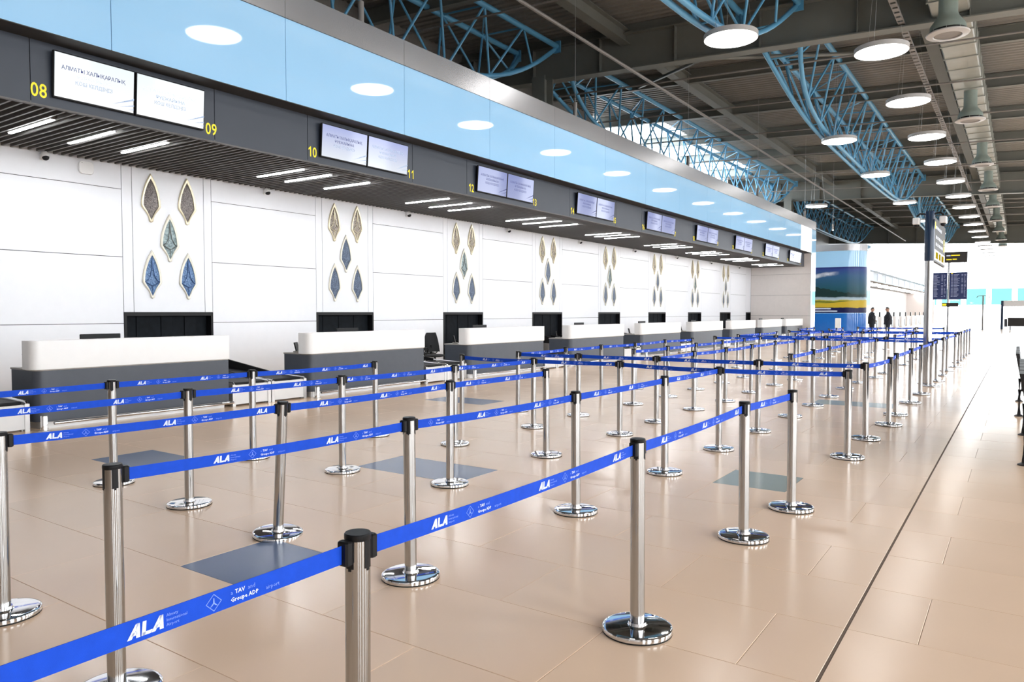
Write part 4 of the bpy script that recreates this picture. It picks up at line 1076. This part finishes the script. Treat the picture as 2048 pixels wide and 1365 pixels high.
for k in range(11):
    y = 71+k*5
    t = thing('bag_drop_kiosk', 'white bag drop kiosk with black screen far down the hall, %s from the camera' % ORD[k], 'kiosk', (XF, y, 0), 0, 'bag drop kiosks far down the hall')
    MB().bbox((-.9, -1.5, 0), (-.1, .9, 1.15), .03).obj('body', 'counter_white', t)
    MB().box((-.1, .4, .1), (-.06, 1.0, .85)).obj('front_panel', 'counter', t)
    MB().box((-.6, .9, 0), (-.1, 1.3, 1.0)).obj('side_panel', 'counter', t)
    MB().bbox((-.45, -.9, 1.15), (-.35, -.35, 1.62), .01).obj('display', 'black', t)
# thin guide post in front of the poster wall
t = thing('info_totem', 'slim white totem in front of the blue wall base under the poster', 'totem', (-11.6, 61.5, 0))
MB().bbox((-.2, -.12, 0), (.2, .12, 1.15), .04).obj('body', 'white_plastic', t); MB().bbox((-.26, -.18, 0), (.26, .18, .03), .01).obj('foot', 'steel', t)

# ------------------------------------------------------------------ two men in dark suits
def person(name, loc, rz, label, arm):
    t = thing(name, label, 'person', loc, rz); t.scale = (1.15, 1.2, 1.03)
    vs, es, rs = [], [], []
    def add(p, r, par=None):
        vs.append(p); rs.append(r)
        if par is not None: es.append((par, len(vs)-1))
        return len(vs)-1
    pel = add((0, 0, .98), .165)
    sp = add((0, 0, 1.2), .165, pel); ch = add((0, 0, 1.42), .185, sp); nk = add((.01, 0, 1.56), .062, ch); nk2 = add((.025, 0, 1.62), .06, nk)
    hd = add((.035, 0, 1.70), .105, nk2); ht = add((.03, 0, 1.79), .10, hd)
    for s in (1, -1):
        sh = add((-.01, s*.20, 1.46), .085, ch); el = add((-.07, s*.29, 1.19), .062, sh)
        hn = (.16, s*.08, 1.05) if arm == 'front' else ((.12, s*.12, 1.02) if s > 0 else (.02, s*.27, .95))
        wr = add(hn, .036, el); add((hn[0]+.07, hn[1]-s*.02, hn[2]-.03), .034, wr)
        hp = add((0, s*.10, .90), .125, pel); kn = add((.015, s*.115, .5), .085, hp); an = add((-.015, s*.12, .09), .065, kn); add((.13, s*.125, .04), .042, an)
    me = bpy.data.meshes.new('body'); me.from_pydata(vs, es, [])
    o = bpy.data.objects.new('body', me); COL.objects.link(o)
    md = o.modifiers.new('skin', 'SKIN'); md.use_smooth_shade = True
    for i, r in enumerate(rs): me.skin_vertices[0].data[i].radius = (r, r*1.0)
    me.skin_vertices[0].data[0].use_root = True
    ss = o.modifiers.new('sub', 'SUBSURF'); ss.levels = 2; ss.render_levels = 2
    dg = bpy.context.evaluated_depsgraph_get(); nm = bpy.data.meshes.new_from_object(o.evaluated_get(dg))
    bpy.data.objects.remove(o)
    nm.materials.clear()
    for m_ in ('suit', 'skin', 'shirt', 'rubber'): nm.materials.append(M[m_])
    hands = [v for v in vs[-99:]]
    for p in nm.polygons:
        c = p.center
        if c.z > 1.585: p.material_index = 1
        elif c.z > 1.33 and c.x > .1 and abs(c.y) < .05: p.material_index = 2
        elif c.z < .09: p.material_index = 3
        elif .85 < c.z < 1.06 and (c.x > .17 or abs(c.y) > .235): p.material_index = 1
    bo = link('body', nm, t)
    hair = MB(); rings = []
    for k in range(6):
        a = k/5*math.pi/2; rings.append([(.024 + .09*math.cos(a)*math.cos(q), .083*math.cos(a)*math.sin(q), 1.765+.02*(math.cos(q) > .3)*(1-k/5)-.06*(math.cos(q) < -.2)*(1-k/5) + .085*math.sin(a)) for q in [2*math.pi*i/16 for i in range(16)]])
    hair.loft(rings).obj('hair', 'hair', t, 60)
    MB().lathe([(.016, 0), (.012, .03), (.004, .05)], 8, (.122, 0, 1.675)).obj('nose', 'skin', t, 60)
    for s in (1, -1): MB().lathe([(.008, 0), (.018, .02), (.016, .05), (.004, .06)], 8, (.03, s*.088, 1.68)).obj('ear', 'skin', t, 60)
    for s in (1, -1): MB().lathe([(.001, -.007), (.008, 0), (.001, .007)], 8, (.118, s*.034, 1.715)).obj('eye', 'hair', t, 60)
    MB().tube([(.112, -.028, 1.632), (.122, 0, 1.63), (.112, .028, 1.632)], .005, 6).obj('mouth', 'hair', t, 60)
    # jacket skirt
    jk = MB(); rings = []
    for z, rx, ry in ((1.42, .12, .17), (1.3, .185, .225), (1.1, .185, .215), (.95, .19, .22), (.86, .195, .225)): rings.append([(rx*math.cos(2*math.pi*i/20), ry*math.sin(2*math.pi*i/20), z) for i in range(20)])
    jk.loft(list(reversed(rings)), cap=False).obj('jacket', 'suit', t, 60)
    return t
person('person', (-7.5, 50.0, 0), R(25), 'man in a dark suit standing far off, facing right, left of the pair', 'front')
person('person', (-6.33, 47.9, 0), R(190), 'man in a dark suit standing far off, facing left, right of the pair', 'side')

# ------------------------------------------------------------------ black seats at the right edge
def bench(x, y, n, label):
    t = thing('seat_bench', label, 'seat', (x, y, 0), 0, 'black seat benches at the right edge')
    MB().box((.28, 0, .33), (.36, n*.6, .39)).obj('beam', 'seat_black', t)
    for k in range(n):
        y0 = k*.6+.04
        s = MB().loft([[(.06, y0, .42), (.06, y0+.52, .42), (.06, y0+.52, .45), (.06, y0, .45)], [(.3, y0, .40), (.3, y0+.52, .40), (.3, y0+.52, .43), (.3, y0, .43)], [(.54, y0, .43), (.54, y0+.52, .43), (.54, y0+.52, .455), (.54, y0, .455)]]); s.obj('seat', 'seat_black', t)
        MB().loft([[(.07, y0, .46), (.07, y0+.52, .46), (.10, y0+.52, .46), (.10, y0, .46)], [(-.02, y0, .98), (-.02, y0+.52, .98), (.03, y0+.52, .98), (.03, y0, .98)]]).obj('backrest', 'seat_black', t)
    for k in range(n+1):
        yy = k*.6-.01
        MB().tube([(.1, yy, .4), (.08, yy, .62), (.12, yy, .66), (.42, yy, .66), (.47, yy, .6), (.46, yy, .42)], .02, 6).obj('armrest', 'seat_black', t, 60)
    for yy in (.35, n*.6-.35):
        for xx in (.04, .58):
            MB().tube([(xx, yy, .0), (xx, yy, .40), (.32, yy, .40)], .026, 8).obj('leg', 'seat_black', t, 60)
            MB().lathe([(.06, 0), (.06, .012), (.028, .03)], 12, (xx, yy, 0)).obj('foot', 'seat_black', t, 40)
bench(.03, 9.0, 5, 'black seat bench at the right edge, nearer one')
bench(-.02, 13.4, 5, 'black seat bench at the right edge, farther one')

# ------------------------------------------------------------------ far walkway objects
t = thing('lamp_post', 'thin grey post with a T-shaped head far along the walkway', 'post', (-2.8, 80, 0))
MB().cyl((0, 0, 0), (0, 0, 3.1), .06, 10).obj('pole', 'pipe', t, 40)
MB().tube([(-.5, 0, 2.95), (-.4, 0, 3.08), (0, 0, 3.12), (.4, 0, 3.08), (.5, 0, 2.95)], .03, 8).obj('cross_arm', 'pipe', t, 40)
MB().lathe([(.25, 0), (.25, .02), (.07, .05)], 16).obj('foot', 'pipe', t, 40)
t = thing('barrier_gate', 'dark post with a white panel far along the walkway', 'gate', (-1.4, 84, 0))
MB().bbox((-.1, -.1, 0), (.1, .1, 2.7), .02).obj('post', 'navy_sleeve', t); MB().box((.1, -.03, 2.15), (2.2, .03, 2.7)).obj('panel', 'white_plastic', t)
t = thing('desk', 'dark brown desk far along the walkway at the right edge', 'desk', (-.9, 80, 0))
MB().bbox((0, -.4, .35), (2.4, .4, 1.12), .03).obj('body', 'sign_dark', t); MB().box((-.25, -.2, .3), (-.02, .2, 1.0)).obj('side_panel', 'counter', t)
for xx in (.2, 2.2): MB().box((xx-.04, -.3, 0), (xx+.04, .3, .35)).obj('leg', 'sign_dark', t)
